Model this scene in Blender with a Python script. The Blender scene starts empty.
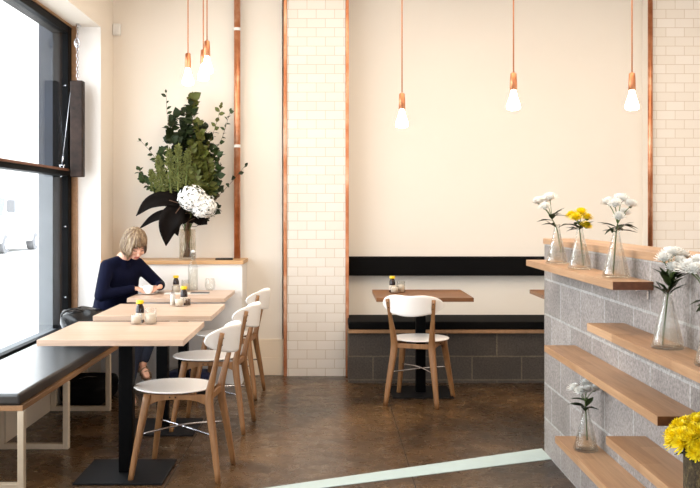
import bpy, bmesh, math, random
from mathutils import Vector, Matrix, Euler, noise
PI = math.pi
R = math.radians
SC = bpy.context.scene
COL = SC.collection
EYE = 1.38; F = 930.0; CX = 330.0; CY = 210.0

# ------------------------------------------------------------------ camera
cam_d = bpy.data.cameras.new('camera')
cam = bpy.data.objects.new('camera', cam_d); COL.objects.link(cam)
cam.location = (0, 0, EYE); cam.rotation_euler = (PI/2, 0, 0)
cam_d.sensor_fit = 'HORIZONTAL'; cam_d.sensor_width = 36.0
cam_d.lens = 36.0*F/700.0
cam_d.shift_x = (350-CX)/700.0
cam_d.shift_y = (CY-244)/700.0
cam_d.clip_start = 0.05; cam_d.clip_end = 300
SC.camera = cam

# ------------------------------------------------------------------ world, light, exposure
w = bpy.data.worlds.new('sky'); SC.world = w; w.use_nodes = True
bg = w.node_tree.nodes['Background']
bg.inputs[0].default_value = (0.90, 0.95, 1.0, 1); bg.inputs[1].default_value = 5.0

def area(name, loc, rot, sx, sy, power, color, portal=False):
    l = bpy.data.lights.new(name, 'AREA'); l.shape = 'RECTANGLE'; l.size = sx; l.size_y = sy
    l.energy = power; l.color = color
    o = bpy.data.objects.new(name, l); COL.objects.link(o)
    o.location = loc; o.rotation_euler = rot
    if portal: l.cycles.is_portal = True
    return o
area('daylight_side', (-2.30, 4.2, 1.66), (0, -PI/2, 0), 2.3, 6.2, 1, (1, 1, 1), True)
area('daylight_front', (2.1, -2.05, 1.45), (PI/2, 0, 0), 2.6, 2.7, 1, (1, 1, 1), True)  # portal for the opening added behind the viewer
# warm ceiling lamps of the room, above the frame
area('ceiling_glow', (1.15, 5.0, 3.42), (0, 0, 0), 3.8, 3.4, 84, (1.0, 0.84, 0.67))
SC.view_settings.view_transform = 'Standard'; SC.view_settings.look = 'None'
SC.view_settings.exposure = 0.45; SC.view_settings.gamma = 1.0
SC.view_settings.use_curve_mapping = False
SC.cycles.max_bounces = 10; SC.cycles.transparent_max_bounces = 24
SC.cycles.caustics_reflective = False; SC.cycles.caustics_refractive = False
SC.cycles.sample_clamp_indirect = 8.0

# ------------------------------------------------------------------ helpers
def P(px, py, d):
    """the place in the room that sits at distance d along a line of sight"""
    return Vector(((px-CX)/F*d, d, EYE-(py-CY)/F*d))

def lin(c):
    r = []
    for v in c:
        v /= 255.0
        r.append(v/12.92 if v <= 0.04045 else ((v+0.055)/1.055)**2.4)
    return (r[0], r[1], r[2], 1.0)

class NT:
    def __init__(s, name):
        s.m = bpy.data.materials.new(name); s.m.use_nodes = True
        s.t = s.m.node_tree; s.n = s.t.nodes
        s.b = s.n['Principled BSDF']; s.out = s.n['Material Output']
    def add(s, kind, **kw):
        nd = s.n.new(kind)
        for k, v in kw.items(): setattr(nd, k, v)
        return nd
    def link(s, a, b): s.t.links.new(a, b)
    def coord(s, scale=(1, 1, 1), which='Object', loc=(0, 0, 0), rot=(0, 0, 0)):
        c = s.add('ShaderNodeTexCoord'); m = s.add('ShaderNodeMapping')
        m.inputs['Scale'].default_value = scale; m.inputs['Location'].default_value = loc
        m.inputs['Rotation'].default_value = rot
        s.link(c.outputs[which], m.inputs[0]); return m.outputs[0]
    def noise(s, vec, scale, detail=4, rough=0.55, dist=0.0):
        n = s.add('ShaderNodeTexNoise'); n.inputs['Scale'].default_value = scale
        n.inputs['Detail'].default_value = detail; n.inputs['Roughness'].default_value = rough
        n.inputs['Distortion'].default_value = dist
        if vec is not None: s.link(vec, n.inputs['Vector'])
        return n.outputs['Fac']
    def ramp(s, fac, stops):
        r = s.add('ShaderNodeValToRGB'); e = r.color_ramp.elements
        while len(e) < len(stops): e.new(0.5)
        for i, (p, c) in enumerate(stops): e[i].position = p; e[i].color = c
        s.link(fac, r.inputs[0]); return r.outputs[0]
    def mix(s, fac, a, b, mode='MIX'):
        m = s.add('ShaderNodeMix', data_type='RGBA', blend_type=mode)
        for sock, v in ((m.inputs[0], fac), (m.inputs[6], a), (m.inputs[7], b)):
            if isinstance(v, (int, float, tuple)): sock.default_value = v
            else: s.link(v, sock)
        return m.outputs[2]
    def bump(s, h, strength=0.3, dist=0.01):
        b = s.add('ShaderNodeBump'); b.inputs['Strength'].default_value = strength
        b.inputs['Distance'].default_value = dist
        s.link(h, b.inputs['Height']); s.link(b.outputs[0], s.b.inputs['Normal'])
    def set(s, color=None, rough=None, metal=None, **kw):
        if color is not None:
            if isinstance(color, tuple): s.b.inputs['Base Color'].default_value = color
            else: s.link(color, s.b.inputs['Base Color'])
        if rough is not None:
            if isinstance(rough, (int, float)): s.b.inputs['Roughness'].default_value = rough
            else: s.link(rough, s.b.inputs['Roughness'])
        if metal is not None: s.b.inputs['Metallic'].default_value = metal
        for k, v in kw.items(): s.b.inputs[k.replace('_', ' ')].default_value = v
        return s

M = {}
def plain(name, rgb, rough=0.5, metal=0.0, var=0.06, scale=30, bump=0.0, **kw):
    t = NT(name); v = t.coord(); n = t.noise(v, scale)
    c = lin(rgb); lo = tuple(x*(1-var) for x in c[:3])+(1,); hi = tuple(min(1, x*(1+var)) for x in c[:3])+(1,)
    t.set(t.ramp(n, [(0.3, lo), (0.7, hi)]), rough, metal, **kw)
    if bump: t.bump(n, bump, 0.004)
    M[name] = t.m; return t.m

def wood(name, dark, light, rough=0.4, axis=0, scale=1.0, staves=0.0):
    t = NT(name)
    sc = [14*scale]*3; sc[axis] = 0.9*scale
    v = t.coord(tuple(sc)); n1 = t.noise(v, 2.2, 5, 0.6, 0.6)
    sc2 = [90*scale]*3; sc2[axis] = 3*scale
    v2 = t.coord(tuple(sc2)); n2 = t.noise(v2, 2.0, 3, 0.6)
    a = t.ramp(n1, [(0.28, lin(dark)), (0.72, lin(light))])
    b = t.ramp(n2, [(0.35, (0.80, 0.78, 0.75, 1)), (0.65, (1, 1, 1, 1))])
    c = t.mix(0.6, a, b, 'MULTIPLY')
    if staves:
        tc = t.add('ShaderNodeTexCoord'); sp = t.add('ShaderNodeSeparateXYZ'); t.link(tc.outputs['Object'], sp.inputs[0])
        cb = t.add('ShaderNodeCombineXYZ'); t.link(sp.outputs[axis], cb.inputs[0]); t.link(sp.outputs[1-axis], cb.inputs[1])
        br = t.add('ShaderNodeTexBrick'); t.link(cb.outputs[0], br.inputs['Vector']); br.inputs['Scale'].default_value = 1
        br.offset = 0.37; br.inputs['Brick Width'].default_value = .62; br.inputs['Row Height'].default_value = .078
        br.inputs['Mortar Size'].default_value = 0; br.inputs['Color1'].default_value = (1, 1, 1, 1)
        k = 1-staves; br.inputs['Color2'].default_value = (k, k*.94, k*.88, 1); br.inputs['Mortar'].default_value = (k, k, k, 1)
        c = t.mix(1.0, c, br.outputs['Color'], 'MULTIPLY')
    t.set(c, rough); t.bump(n2, 0.08, 0.002)
    M[name] = t.m; return t.m

plain('cream_paint', (238, 228, 215), 0.75, var=0.015, scale=1.2)
plain('white_paint', (240, 236, 232), 0.6, var=0.015, scale=2)
plain('warm_panel', (236, 219, 196), 0.55, var=0.02, scale=2)
plain('ceiling_paint', (240, 236, 230), 0.8, var=0.01)
plain('black_metal', (7, 7, 8), 0.5, 0.0, var=0.15, Specular_IOR_Level=0.06)
plain('base_steel', (16, 16, 18), 0.5, 0.0, var=0.12, Specular_IOR_Level=0.2)
plain('black_vinyl', (10, 10, 13), 0.36, var=0.1, scale=60, bump=0.02, Specular_IOR_Level=1.0, Coat_Weight=0.7, Coat_Roughness=0.26)
plain('black_wool', (5, 4, 4), 0.85, Specular_IOR_Level=0.15, var=0.1, scale=90)
plain('steel', (200, 200, 205), 0.22, 1.0, var=0.04)
plain('rust_bar', (46, 33, 27), 0.6, 0.5, var=0.6, scale=16, bump=0.2)
plain('plastic_white', (236, 234, 230), 0.35, var=0.01)
plain('chair_white', (250, 245, 240), 0.28, var=0.012, scale=4)
plain('ceramic', (244, 242, 240), 0.15, var=0.01)
plain('bench_leg', (206, 188, 164), 0.45, var=0.04)
wood('oak_table', (208, 179, 157), (224, 198, 178), 0.34, 0, 1.0, 0.10)
wood('oak_warm', (124, 80, 44), (164, 112, 66), 0.36, 0, 1.0, 0.25)
wood('oak_chair', (126, 86, 50), (166, 120, 78), 0.4, 2)
wood('oak_shelf', (184, 142, 106), (214, 172, 132), 0.42, 1, 1.0, 0.22)
wood('oak_ledge', (190, 146, 98), (214, 172, 124), 0.42, 0)
wood('ply_edge', (150, 110, 74), (182, 138, 98), 0.45, 1)
plain('walnut_end', (116, 72, 48), 0.5, var=0.25, scale=40)
plain('sauce', (34, 14, 10), 0.12, var=0.1)
plain('yellow_cap', (232, 196, 20), 0.35, var=0.03)
plain('paper', (232, 230, 224), 0.6, var=0.02)
plain('ink_paper', (70, 70, 74), 0.5, var=0.5, scale=60)
plain('sugar', (226, 214, 198), 0.8, var=0.06, scale=200)
plain('skin', (226, 172, 146), 0.5, var=0.04, scale=12)
plain('lips', (176, 92, 84), 0.4)
plain('eye_line', (60, 40, 32), 0.5)
plain('navy_knit', (6, 10, 36), 0.85, Specular_IOR_Level=0.15, var=0.12, scale=150, bump=0.1)
plain('denim', (30, 40, 62), 0.8, var=0.2, scale=120, bump=0.1)
plain('sandal_tan', (120, 98, 78), 0.5)
plain('navy_canvas', (24, 30, 66), 0.75, var=0.2, scale=40)
plain('leather_black', (14, 13, 14), 0.26, var=0.2, scale=30, bump=0.25)
plain('tan_lining', (170, 160, 140), 0.6)
plain('asphalt', (205, 205, 205), 0.9, var=0.1, scale=3)
plain('facade', (200, 196, 190), 0.9, var=0.04, scale=0.6)
plain('facade_window', (150, 154, 160), 0.3, var=0.1)
plain('car_white', (222, 222, 222), 0.3, var=0.01)
plain('car_glass', (120, 126, 132), 0.15, var=0.02)
plain('tyre', (112, 112, 114), 0.8)
plain('pier_navy', (22, 29, 42), 0.6, var=0.3, scale=6)
plain('pier_grey', (112, 116, 120), 0.7, var=0.08, scale=5)
plain('stem_green', (84, 108, 48), 0.55, var=0.15)
plain('leaf_dark', (40, 56, 22), 0.55, Specular_IOR_Level=0.25, var=0.3, scale=14)
plain('leaf_deep', (33, 44, 18), 0.55, Specular_IOR_Level=0.25, var=0.3, scale=14)
plain('leaf_olive', (80, 84, 32), 0.55, Specular_IOR_Level=0.3, var=0.2, scale=14)
plain('leaf_mid', (46, 62, 26), 0.55, Specular_IOR_Level=0.3, var=0.25, scale=14)
plain('magnolia_leaf', (15, 9, 6), 0.6, Specular_IOR_Level=0.08, var=0.35, scale=9)
plain('plume_green', (104, 108, 50), 0.7, var=0.25, scale=60)
plain('petal_white', (254, 253, 249), 0.6, var=0.02)
plain('petal_yellow', (250, 226, 24), 0.55, var=0.06)
plain('petal_centre', (214, 206, 130), 0.6)
plain('twig', (92, 62, 42), 0.6)
plain('hair_blond', (150, 126, 96), 0.42, var=0.45, scale=70)
plain('cord_copper', (196, 128, 84), 0.5, 0.3, var=0.1)

def m_copper():
    t = NT('copper'); v = t.coord((1, 1, 1))
    n = t.noise(v, 4.0, 4, 0.65); v2 = t.coord((1, 1, 0.35)); n2 = t.noise(v2, 22, 3)
    c = t.ramp(n, [(0.3, lin((176, 104, 66))), (0.5, lin((210, 142, 102))), (0.7, lin((238, 194, 164)))])
    t.set(c, t.ramp(n2, [(0.3, (0.28,)*3+(1,)), (0.7, (0.5,)*3+(1,))]), 0.85)
    M['copper'] = t.m
m_copper()

def m_brick(name, bw, rh, mortar, c1, c2, cm, axis, off, rough, speck=0.0, bump=0.3):
    """axis 'x': courses run along x; 'y': along y"""
    t = NT(name); tc = t.add('ShaderNodeTexCoord'); sp = t.add('ShaderNodeSeparateXYZ')
    t.link(tc.outputs['Object'], sp.inputs[0])
    cb = t.add('ShaderNodeCombineXYZ')
    t.link(sp.outputs[0 if axis == 'x' else 1], cb.inputs[0]); t.link(sp.outputs[2], cb.inputs[1])
    mp = t.add('ShaderNodeMapping'); mp.inputs['Location'].default_value = (off[0], off[1], 0)
    t.link(cb.outputs[0], mp.inputs[0])
    b = t.add('ShaderNodeTexBrick'); t.link(mp.outputs[0], b.inputs['Vector'])
    b.inputs['Scale'].default_value = 1.0; b.inputs['Brick Width'].default_value = bw
    b.inputs['Row Height'].default_value = rh; b.inputs['Mortar Size'].default_value = mortar
    b.inputs['Mortar Smooth'].default_value = 0.15
    b.inputs['Color1'].default_value = lin(c1); b.inputs['Color2'].default_value = lin(c2)
    b.inputs['Mortar'].default_value = lin(cm); b.inputs['Bias'].default_value = 0.0
    col = b.outputs['Color']
    if speck:
        n = t.noise(tc.outputs['Object'], 75, 4, 0.8); n2 = t.noise(tc.outputs['Object'], 5, 4, 0.6)
        col = t.mix(speck, col, t.ramp(n, [(0.36, (0.3,)*3+(1,)), (0.62, (1,)*3+(1,))]), 'MULTIPLY')
        col = t.mix(speck*0.8, col, t.ramp(n2, [(0.3, (0.6,)*3+(1,)), (0.7, (1,)*3+(1,))]), 'MULTIPLY')
    t.set(col, rough)
    inv = t.add('ShaderNodeMath', operation='SUBTRACT'); inv.inputs[0].default_value = 1.0
    t.link(b.outputs['Fac'], inv.inputs[1])
    t.bump(inv.outputs[0], bump, 0.004)
    M[name] = t.m
m_brick('subway_tile', 0.153, 0.0765, 0.0022, (241, 232, 222), (236, 226, 214), (208, 190, 168), 'x', (0.115, 0.0115), 0.12)
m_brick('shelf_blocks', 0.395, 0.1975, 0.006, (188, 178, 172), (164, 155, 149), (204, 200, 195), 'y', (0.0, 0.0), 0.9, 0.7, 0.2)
m_brick('bench_blocks_shaded', 0.395, 0.1875, 0.006, (94, 84, 76), (78, 70, 64), (124, 112, 94), 'x', (0.2495, -0.025), 0.85, 0.7, 0.2)  # same kind of block, colour darkened for the shade at the bench base

def m_floor():
    t = NT('polished_concrete'); tc = t.add('ShaderNodeTexCoord'); o = tc.outputs['Object']
    n1 = t.noise(o, 1.3, 6, 0.62, 0.4); n2 = t.noise(o, 9, 6, 0.7, 0.2); n3 = t.noise(o, 60, 3, 0.7)
    c = t.ramp(n1, [(0.30, lin((36, 25, 14))), (0.50, lin((78, 56, 34))), (0.72, lin((124, 94, 62)))])
    c = t.mix(0.55, c, t.ramp(n2, [(0.32, (0.45, 0.43, 0.4, 1)), (0.66, (1, 1, 1, 1))]), 'MULTIPLY')
    c = t.mix(0.35, c, t.ramp(n3, [(0.35, (0.6, 0.6, 0.6, 1)), (0.6, (1, 1, 1, 1))]), 'MULTIPLY')
    # pale worn blotches
    n4 = t.noise(o, 3.1, 5, 0.7, 0.8)
    c = t.mix(t.ramp(n4, [(0.60, (0,)*3+(1,)), (0.74, (0.5,)*3+(1,))]), c, lin((142, 128, 110)))
    t.set(c, t.ramp(n2, [(0.3, (0.36,)*3+(1,)), (0.7, (0.20,)*3+(1,))]), Specular_IOR_Level=0.42)
    t.bump(n2, 0.05, 0.004); M['polished_concrete'] = t.m
m_floor()

def m_bark():
    t = NT('bark'); v = t.coord((30, 30, 16)); n = t.noise(v, 2.6, 5, 0.8, 0.5)
    t.set(t.ramp(n, [(0.3, lin((24, 18, 12))), (0.5, lin((74, 58, 34))), (0.7, lin((128, 112, 70)))]), 0.8)
    t.bump(n, 0.8, 0.01); M['bark'] = t.m
m_bark()

def glassy(name, tint, refl=0.10, edge=0.65, rough=0.02):
    """thin clear glass: see-through with a reflection that grows towards the rim"""
    t = NT(name); t.n.remove(t.b)
    tr = t.add('ShaderNodeBsdfTransparent'); tr.inputs[0].default_value = tint
    gl = t.add('ShaderNodeBsdfGlossy'); gl.inputs['Roughness'].default_value = rough
    gl.inputs['Color'].default_value = (0.62, 0.63, 0.65, 1)
    lw = t.add('ShaderNodeLayerWeight'); lw.inputs[0].default_value = 0.35
    mr = t.add('ShaderNodeMapRange'); mr.inputs['To Min'].default_value = refl; mr.inputs['To Max'].default_value = edge
    t.link(lw.outputs['Facing'], mr.inputs['Value'])
    mx = t.add('ShaderNodeMixShader'); t.link(mr.outputs[0], mx.inputs[0])
    t.link(tr.outputs[0], mx.inputs[1]); t.link(gl.outputs[0], mx.inputs[2])
    t.link(mx.outputs[0], t.out.inputs[0]); M[name] = t.m
def m_vase():
    t = NT('vase_glass'); t.n.remove(t.b)
    g = t.add('ShaderNodeBsdfGlass'); g.inputs['IOR'].default_value = 1.45; g.inputs['Roughness'].default_value = 0.0
    g.inputs['Color'].default_value = (0.98, 0.99, 0.98, 1)
    tr = t.add('ShaderNodeBsdfTransparent'); tr.inputs[0].default_value = (0.98, 0.985, 0.98, 1)
    mx = t.add('ShaderNodeMixShader'); mx.inputs[0].default_value = 0.26
    t.link(tr.outputs[0], mx.inputs[1]); t.link(g.outputs[0], mx.inputs[2]); t.link(mx.outputs[0], t.out.inputs[0]); M['vase_glass'] = t.m
m_vase()
glassy('jar_glass', (0.975, 0.975, 0.965, 1), 0.03, 0.22)
glassy('water', (0.96, 0.955, 0.93, 1), 0.03, 0.15)
glassy('window_glass', (0.97, 0.98, 0.98, 1), 0.02, 0.12)

def m_hair():
    t = NT('hair_blond'); v = t.coord((60, 60, 9)); n = t.noise(v, 1.4, 4, 0.7)
    t.set(t.ramp(n, [(0.30, lin((70, 50, 34))), (0.5, lin((126, 100, 72))), (0.7, lin((190, 170, 140)))]), 0.42); M['hair_blond'] = t.m
m_hair()
def m_emit(name, rgb, s):
    t = NT(name); t.n.remove(t.b); e = t.add('ShaderNodeEmission')
    e.inputs[0].default_value = rgb+(1,); e.inputs[1].default_value = s
    t.link(e.outputs[0], t.out.inputs[0]); M[name] = t.m
m_emit('bulb_glow', (1.0, 0.88, 0.72), 22)

# ---- mesh helpers
def link(name, me, mat, parent=None, smooth=False, bevel=0.0, seg=2, sub=0, solid=0.0):
    o = bpy.data.objects.new(name, me); COL.objects.link(o)
    mats = mat if isinstance(mat, (list, tuple)) else [mat]
    if not me.materials:
        for m in mats: me.materials.append(M[m])
    if smooth:
        me.polygons.foreach_set('use_smooth', [True]*len(me.polygons))
    if solid:
        s = o.modifiers.new('solid', 'SOLIDIFY'); s.thickness = solid; s.offset = 0
    if bevel:
        b = o.modifiers.new('bevel', 'BEVEL'); b.width = bevel; b.segments = seg; b.limit_method = 'ANGLE'
    if sub:
        s = o.modifiers.new('sub', 'SUBSURF'); s.levels = sub; s.render_levels = sub
    if parent is not None: o.parent = parent
    return o
def fin(name, bm, mat, parent=None, **kw):
    bmesh.ops.recalc_face_normals(bm, faces=bm.faces[:])
    me = bpy.data.meshes.new(name); bm.to_mesh(me); bm.free()
    return link(name, me, mat, parent, **kw)
def rawfin(name, bm, mat, parent=None, **kw):
    me = bpy.data.meshes.new(name); bm.to_mesh(me); bm.free()
    return link(name, me, mat, parent, **kw)
def box(bm, x0, x1, y0, y1, z0, z1, mi=0):
    v = [bm.verts.new((x, y, z)) for z in (z0, z1) for y in (y0, y1) for x in (x0, x1)]
    for f in ((0, 2, 3, 1), (4, 5, 7, 6), (0, 1, 5, 4), (2, 6, 7, 3), (0, 4, 6, 2), (1, 3, 7, 5)):
        fc = bm.faces.new([v[i] for i in f]); fc.material_index = mi
def boxes(*bs):
    bm = bmesh.new()
    for b in bs: box(bm, *b)
    return bm
def frame_of(t):
    t = t.normalized(); up = Vector((0, 0, 1)) if abs(t.z) < 0.9 else Vector((0, 1, 0))
    a = t.cross(up).normalized(); return a, a.cross(t).normalized()
def tube(bm, pts, rad, n=10, ry=None, square=False, cap=True, mi=0):
    pts = [Vector(p) for p in pts]
    if isinstance(rad, (int, float)): rad = [rad]*len(pts)
    if ry is None: ry = rad
    elif isinstance(ry, (int, float)): ry = [ry]*len(pts)
    a = None; rings = []
    for i, p in enumerate(pts):
        t = (pts[min(i+1, len(pts)-1)]-pts[max(i-1, 0)])
        if t.length < 1e-9: t = Vector((0, 0, 1))
        t.normalize()
        if a is None: a, b = frame_of(t)
        else:
            a = (a-t*a.dot(t)).normalized(); b = a.cross(t).normalized()
        ring = []
        for k in range(n):
            an = 2*PI*(k+0.5)/n; c, s = math.cos(an), math.sin(an)
            if square:
                q = (abs(c)**5+abs(s)**5)**(-0.2); c *= q; s *= q
            ring.append(bm.verts.new(p+a*c*rad[i]+b*s*ry[i]))
        rings.append(ring)
    for i in range(len(rings)-1):
        for k in range(n):
            f = bm.faces.new((rings[i][k], rings[i][(k+1) % n], rings[i+1][(k+1) % n], rings[i+1][k])); f.material_index = mi
    if cap:
        bm.faces.new(rings[0][::-1]).material_index = mi; bm.faces.new(rings[-1]).material_index = mi
def lathe(bm, prof, n=32, c=(0, 0, 0), mi=0):
    c = Vector(c); rings = []
    for r, z in prof:
        if r < 1e-5: rings.append([bm.verts.new(c+Vector((0, 0, z)))])
        else: rings.append([bm.verts.new(c+Vector((r*math.cos(2*PI*k/n), r*math.sin(2*PI*k/n), z))) for k in range(n)])
    for i in range(len(rings)-1):
        A, B = rings[i], rings[i+1]
        for k in range(n):
            k2 = (k+1) % n
            if len(A) == 1 and len(B) == 1: continue
            if len(A) == 1: f = bm.faces.new((A[0], B[k], B[k2]))
            elif len(B) == 1: f = bm.faces.new((A[k], A[k2], B[0]))
            else: f = bm.faces.new((A[k], A[k2], B[k2], B[k]))
            f.material_index = mi
def ball(bm, c, r, s=(1, 1, 1), seg=12, mi=0):
    mt = Matrix.Translation(Vector(c)) @ Matrix.Diagonal((s[0]*r, s[1]*r, s[2]*r, 1))
    g = bmesh.ops.create_uvsphere(bm, u_segments=seg, v_segments=max(6, seg//2+2), radius=1, matrix=mt)
    for v in g['verts']:
        for f in v.link_faces: f.material_index = mi
def spline(pts, n):
    pts = [Vector(p) for p in pts]
    if len(pts) == 2: return [pts[0].lerp(pts[1], i/n) for i in range(n+1)]
    P_ = [pts[0]*2-pts[1]]+pts+[pts[-1]*2-pts[-2]]; out = []; m = len(pts)-1
    for i in range(n+1):
        u = i/n*m; k = min(int(u), m-1); t = u-k
        a, b, c, d = P_[k:k+4]
        out.append(0.5*((2*b)+(c-a)*t+(2*a-5*b+4*c-d)*t*t+(3*b-a-3*c+d)*t**3))
    return out

def tag(o, label=None, cat=None, group=None, kind=None):
    if label: o['label'] = label
    if cat: o['category'] = cat
    if group: o['group'] = group
    if kind: o['kind'] = kind
    return o
def thing(name, label, cat, loc=(0, 0, 0), rz=0.0, group=None):
    o = bpy.data.objects.new(name, None); COL.objects.link(o)
    o.location = loc; o.rotation_euler = (0, 0, rz); o.empty_display_size = 0.1
    return tag(o, label, cat, group)
def kids(o): return [c for c in bpy.data.objects if c.parent == o]
def dup(root, loc, rz=None, label=None, cat=None, group=None, name=None):
    def cp(o, par):
        c = o.copy(); COL.objects.link(c); c.parent = par
        for ch in kids(o):
            if ch is not c: cp(ch, c)
        return c
    chs = kids(root); r = root.copy(); COL.objects.link(r); r.location = loc
    for ch in chs: cp(ch, r)
    if rz is not None: r.rotation_euler = (0, 0, rz)
    if label: r['label'] = label
    if group: r['group'] = group
    return r
def struct(name, bm, mat, parent=None, **kw):
    o = fin(name, bm, mat, parent, **kw)
    if parent is None: o['kind'] = 'structure'
    return o

# ================================================================== SETTING
XL = -1.815          # inner face of the window wall
struct('floor', boxes((-2.25, 4.2, -2.0, 8.3, -0.12, 0.0)), 'polished_concrete')
struct('ceiling', boxes((-2.3, 4.2, -2.0, 8.3, 3.5, 3.62)), 'ceiling_paint')
struct('wall_back', boxes((-2.3, -0.40, 7.78, 8.3, 0, 3.5), (-0.40, 4.2, 7.94, 8.3, 0, 3.5)), 'cream_paint')
struct('wall_right', boxes((4.05, 4.2, -2.0, 7.94, 0, 3.5)), 'cream_paint')
# window wall: a deep reveal, low wall under the glass, lintel above it
struct('wall_left', boxes((-2.30, XL, 7.37, 7.78, 0, 3.5), (-2.22, XL, -2.0, 7.37, 2.83, 3.5),
                          (-2.30, XL, -2.0, 1.0, 0, 2.83)), 'cream_paint')
struct('trim_1', boxes((-2.22, -1.92, 1.0, 7.37, 0, 0.375)), 'warm_panel')
struct('trim_11', boxes((-2.20, -2.091, 1.0, 7.33, 0.376, 0.455)), 'pier_grey')
struct('trim_2', boxes((-2.0, XL-0.0005, 7.362, 7.37, 0.47, 2.83)), 'white_paint')
# unseen wall behind the viewer; opening added and narrowed to set the front light
struct('wall_front', boxes((-2.3, -1.9, -2.2, -2.0, 0, 3.5), (3.4, 4.2, -2.2, -2.0, 0, 3.5), (-1.9, 0.8, -2.2, -2.0, 0, 3.5), (0.8, 3.4, -2.2, -2.0, 2.8, 3.5)), 'cream_paint')

w1 = bpy.data.objects.new('window_1', None); COL.objects.link(w1); w1['kind'] = 'structure'
X0, X1 = -2.163, -2.04
fin('window_frame', boxes((X0, X1, 7.25, 7.37, 0.40, 2.83), (X0, X1, 1.0, 7.25, 2.76, 2.83), (X1-.05, X1, 1.0, 7.25, 0.40, 0.475),
                          (X0, X1, 1.0, 1.1, 0.475, 2.76), (X0, X1, 3.2, 3.27, 0.475, 2.76)), 'black_metal', w1, bevel=0.004)
fin('transom', boxes((X0+0.02, X1, 1.1, 3.2, 1.645, 1.70), (X0+0.02, X1, 3.27, 7.25, 1.645, 1.70)), 'black_metal', w1, bevel=0.003)
fin('transom_bead', boxes((X1, X1+0.012, 1.1, 7.25, 1.683, 1.70)), 'walnut_end', w1)
fin('timber_bead', boxes((X1, -1.997, 7.34, 7.37, 0.47, 2.83), (X1, -2.028, 1.0, 7.34, 2.815, 2.83)), 'ply_edge', w1)
for k, (a, b, c, d) in enumerate([(1.1, 3.2, .475, 1.645), (3.27, 7.25, .475, 1.645), (1.1, 3.2, 1.70, 2.76), (3.27, 7.25, 1.70, 2.76)]):
    fin('pane', boxes((-2.070, -2.064, a, b, c, d)), 'window_glass', w1)
bm = bmesh.new()
for z in (0.7, 1.25, 1.95, 2.35): ball(bm, (X1-0.02, 7.248, z), 0.007, seg=8)
fin('screw', bm, 'steel', w1, smooth=True)
w2 = bpy.data.objects.new('window_added', None); COL.objects.link(w2); w2['kind'] = 'structure'  # unseen window, added to let sky light in from the front
fin('window_frame', boxes((0.8, .88, -2.16, -2.08, 0, 2.8), (3.32, 3.4, -2.16, -2.08, 0, 2.8), (.88, 3.32, -2.16, -2.08, 2.72, 2.8), (2.06, 2.13, -2.16, -2.08, 0, 2.72)), 'black_metal', w2)

# tiled pilasters with copper edge strips
def pilaster(n, xa, xb):
    struct('trim_%d' % n, boxes((xa, xb, 7.73, 7.95, 0, 3.5)), 'subway_tile')
pilaster(3, -0.357, 0.128)
pilaster(4, 2.675, 4.05)
struct('trim_14', boxes((2.665, 2.6745, 7.731, 7.95, 0, 3.5)), 'cream_paint')
def copper_strip(n, x):
    bm = boxes((x-0.0135, x+0.0135, 7.718, 7.779, 0.0, 3.5))
    struct('trim_%d' % n, bm, 'copper', bevel=0.003)
copper_strip(5, -0.372); copper_strip(6, 0.143)
bm = bmesh.new(); tube(bm, [(2.655, 7.71, 0.5), (2.655, 7.71, 3.5)], 0.020, 14); struct('trim_7', bm, 'copper', smooth=True)
# stepped baseboard on the left of the pilaster
struct('baseboard_back', boxes((-0.694, -0.388, 7.765, 7.78, 0, 0.148), (-0.694, -0.388, 7.772, 7.78, 0.148, 0.30)), 'warm_panel', bevel=0.002)
# thin pale strip across the floor
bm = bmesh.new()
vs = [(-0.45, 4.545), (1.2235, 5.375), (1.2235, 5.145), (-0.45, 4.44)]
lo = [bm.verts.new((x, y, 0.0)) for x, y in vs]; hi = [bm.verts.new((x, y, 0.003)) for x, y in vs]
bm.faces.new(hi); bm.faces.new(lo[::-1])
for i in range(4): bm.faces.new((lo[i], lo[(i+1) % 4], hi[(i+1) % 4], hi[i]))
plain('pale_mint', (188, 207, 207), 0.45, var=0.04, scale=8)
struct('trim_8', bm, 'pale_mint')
plain('floor_line_dark', (44, 34, 26), 0.6)
struct('trim_9', boxes((0.4225, 0.4275, 1.0, 7.3, 0, 0.0012)), 'floor_line_dark')  # joint in the floor
struct('trim_10', boxes((-0.824, -0.819, 1.0, 7.3, 0, 0.0012)), 'floor_line_dark')  # thin dark line running along the floor
# ---- street outside
struct('pavement', boxes((-40, -2.301, -6, 80, -0.3, -0.12)), 'asphalt')
o = bpy.data.objects['pavement']; o.name = 'floor_street'
for nm, z0, z1, m in (('wall_pier_lower', -0.12, 1.66, 'pier_grey'), ('wall_pier_upper', 1.66, 3.5, 'pier_navy')):
    tag(fin(nm, boxes((-2.298, -2.166, 7.335, 7.369, z0, z1)), m), kind='structure')
tag(fin('trim_12', boxes((-2.22, -2.166, 1.0, 7.33, 2.822, 2.829)), 'pier_grey'), kind='structure')
bl = thing('street_building', 'pale building across the street with tall narrow grey windows', 'building', (-16, 45, -0.12))
bm = bmesh.new(); box(bm, -4, 0, -22, 30, 0, 14); fin('wall', bm, 'facade', bl)
for y in range(-18, 29, 6):
    for z in (4.2, 8.4):
        fin('window_pane', boxes((0.0, 0.06, y, y+1.5, z, z+2.6)), 'facade_window', bl)
bl2 = thing('street_building', 'pale building closing the far end of the street', 'building', (-10, 82, -0.12))
fin('wall', boxes((-30, 10, 0, 6, 0, 12)), 'facade', bl2)
for x in range(-26, 8, 5): fin('window_pane', boxes((x, x+1.6, -0.05, 0, 4.5, 7)), 'facade_window', bl2)

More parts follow.
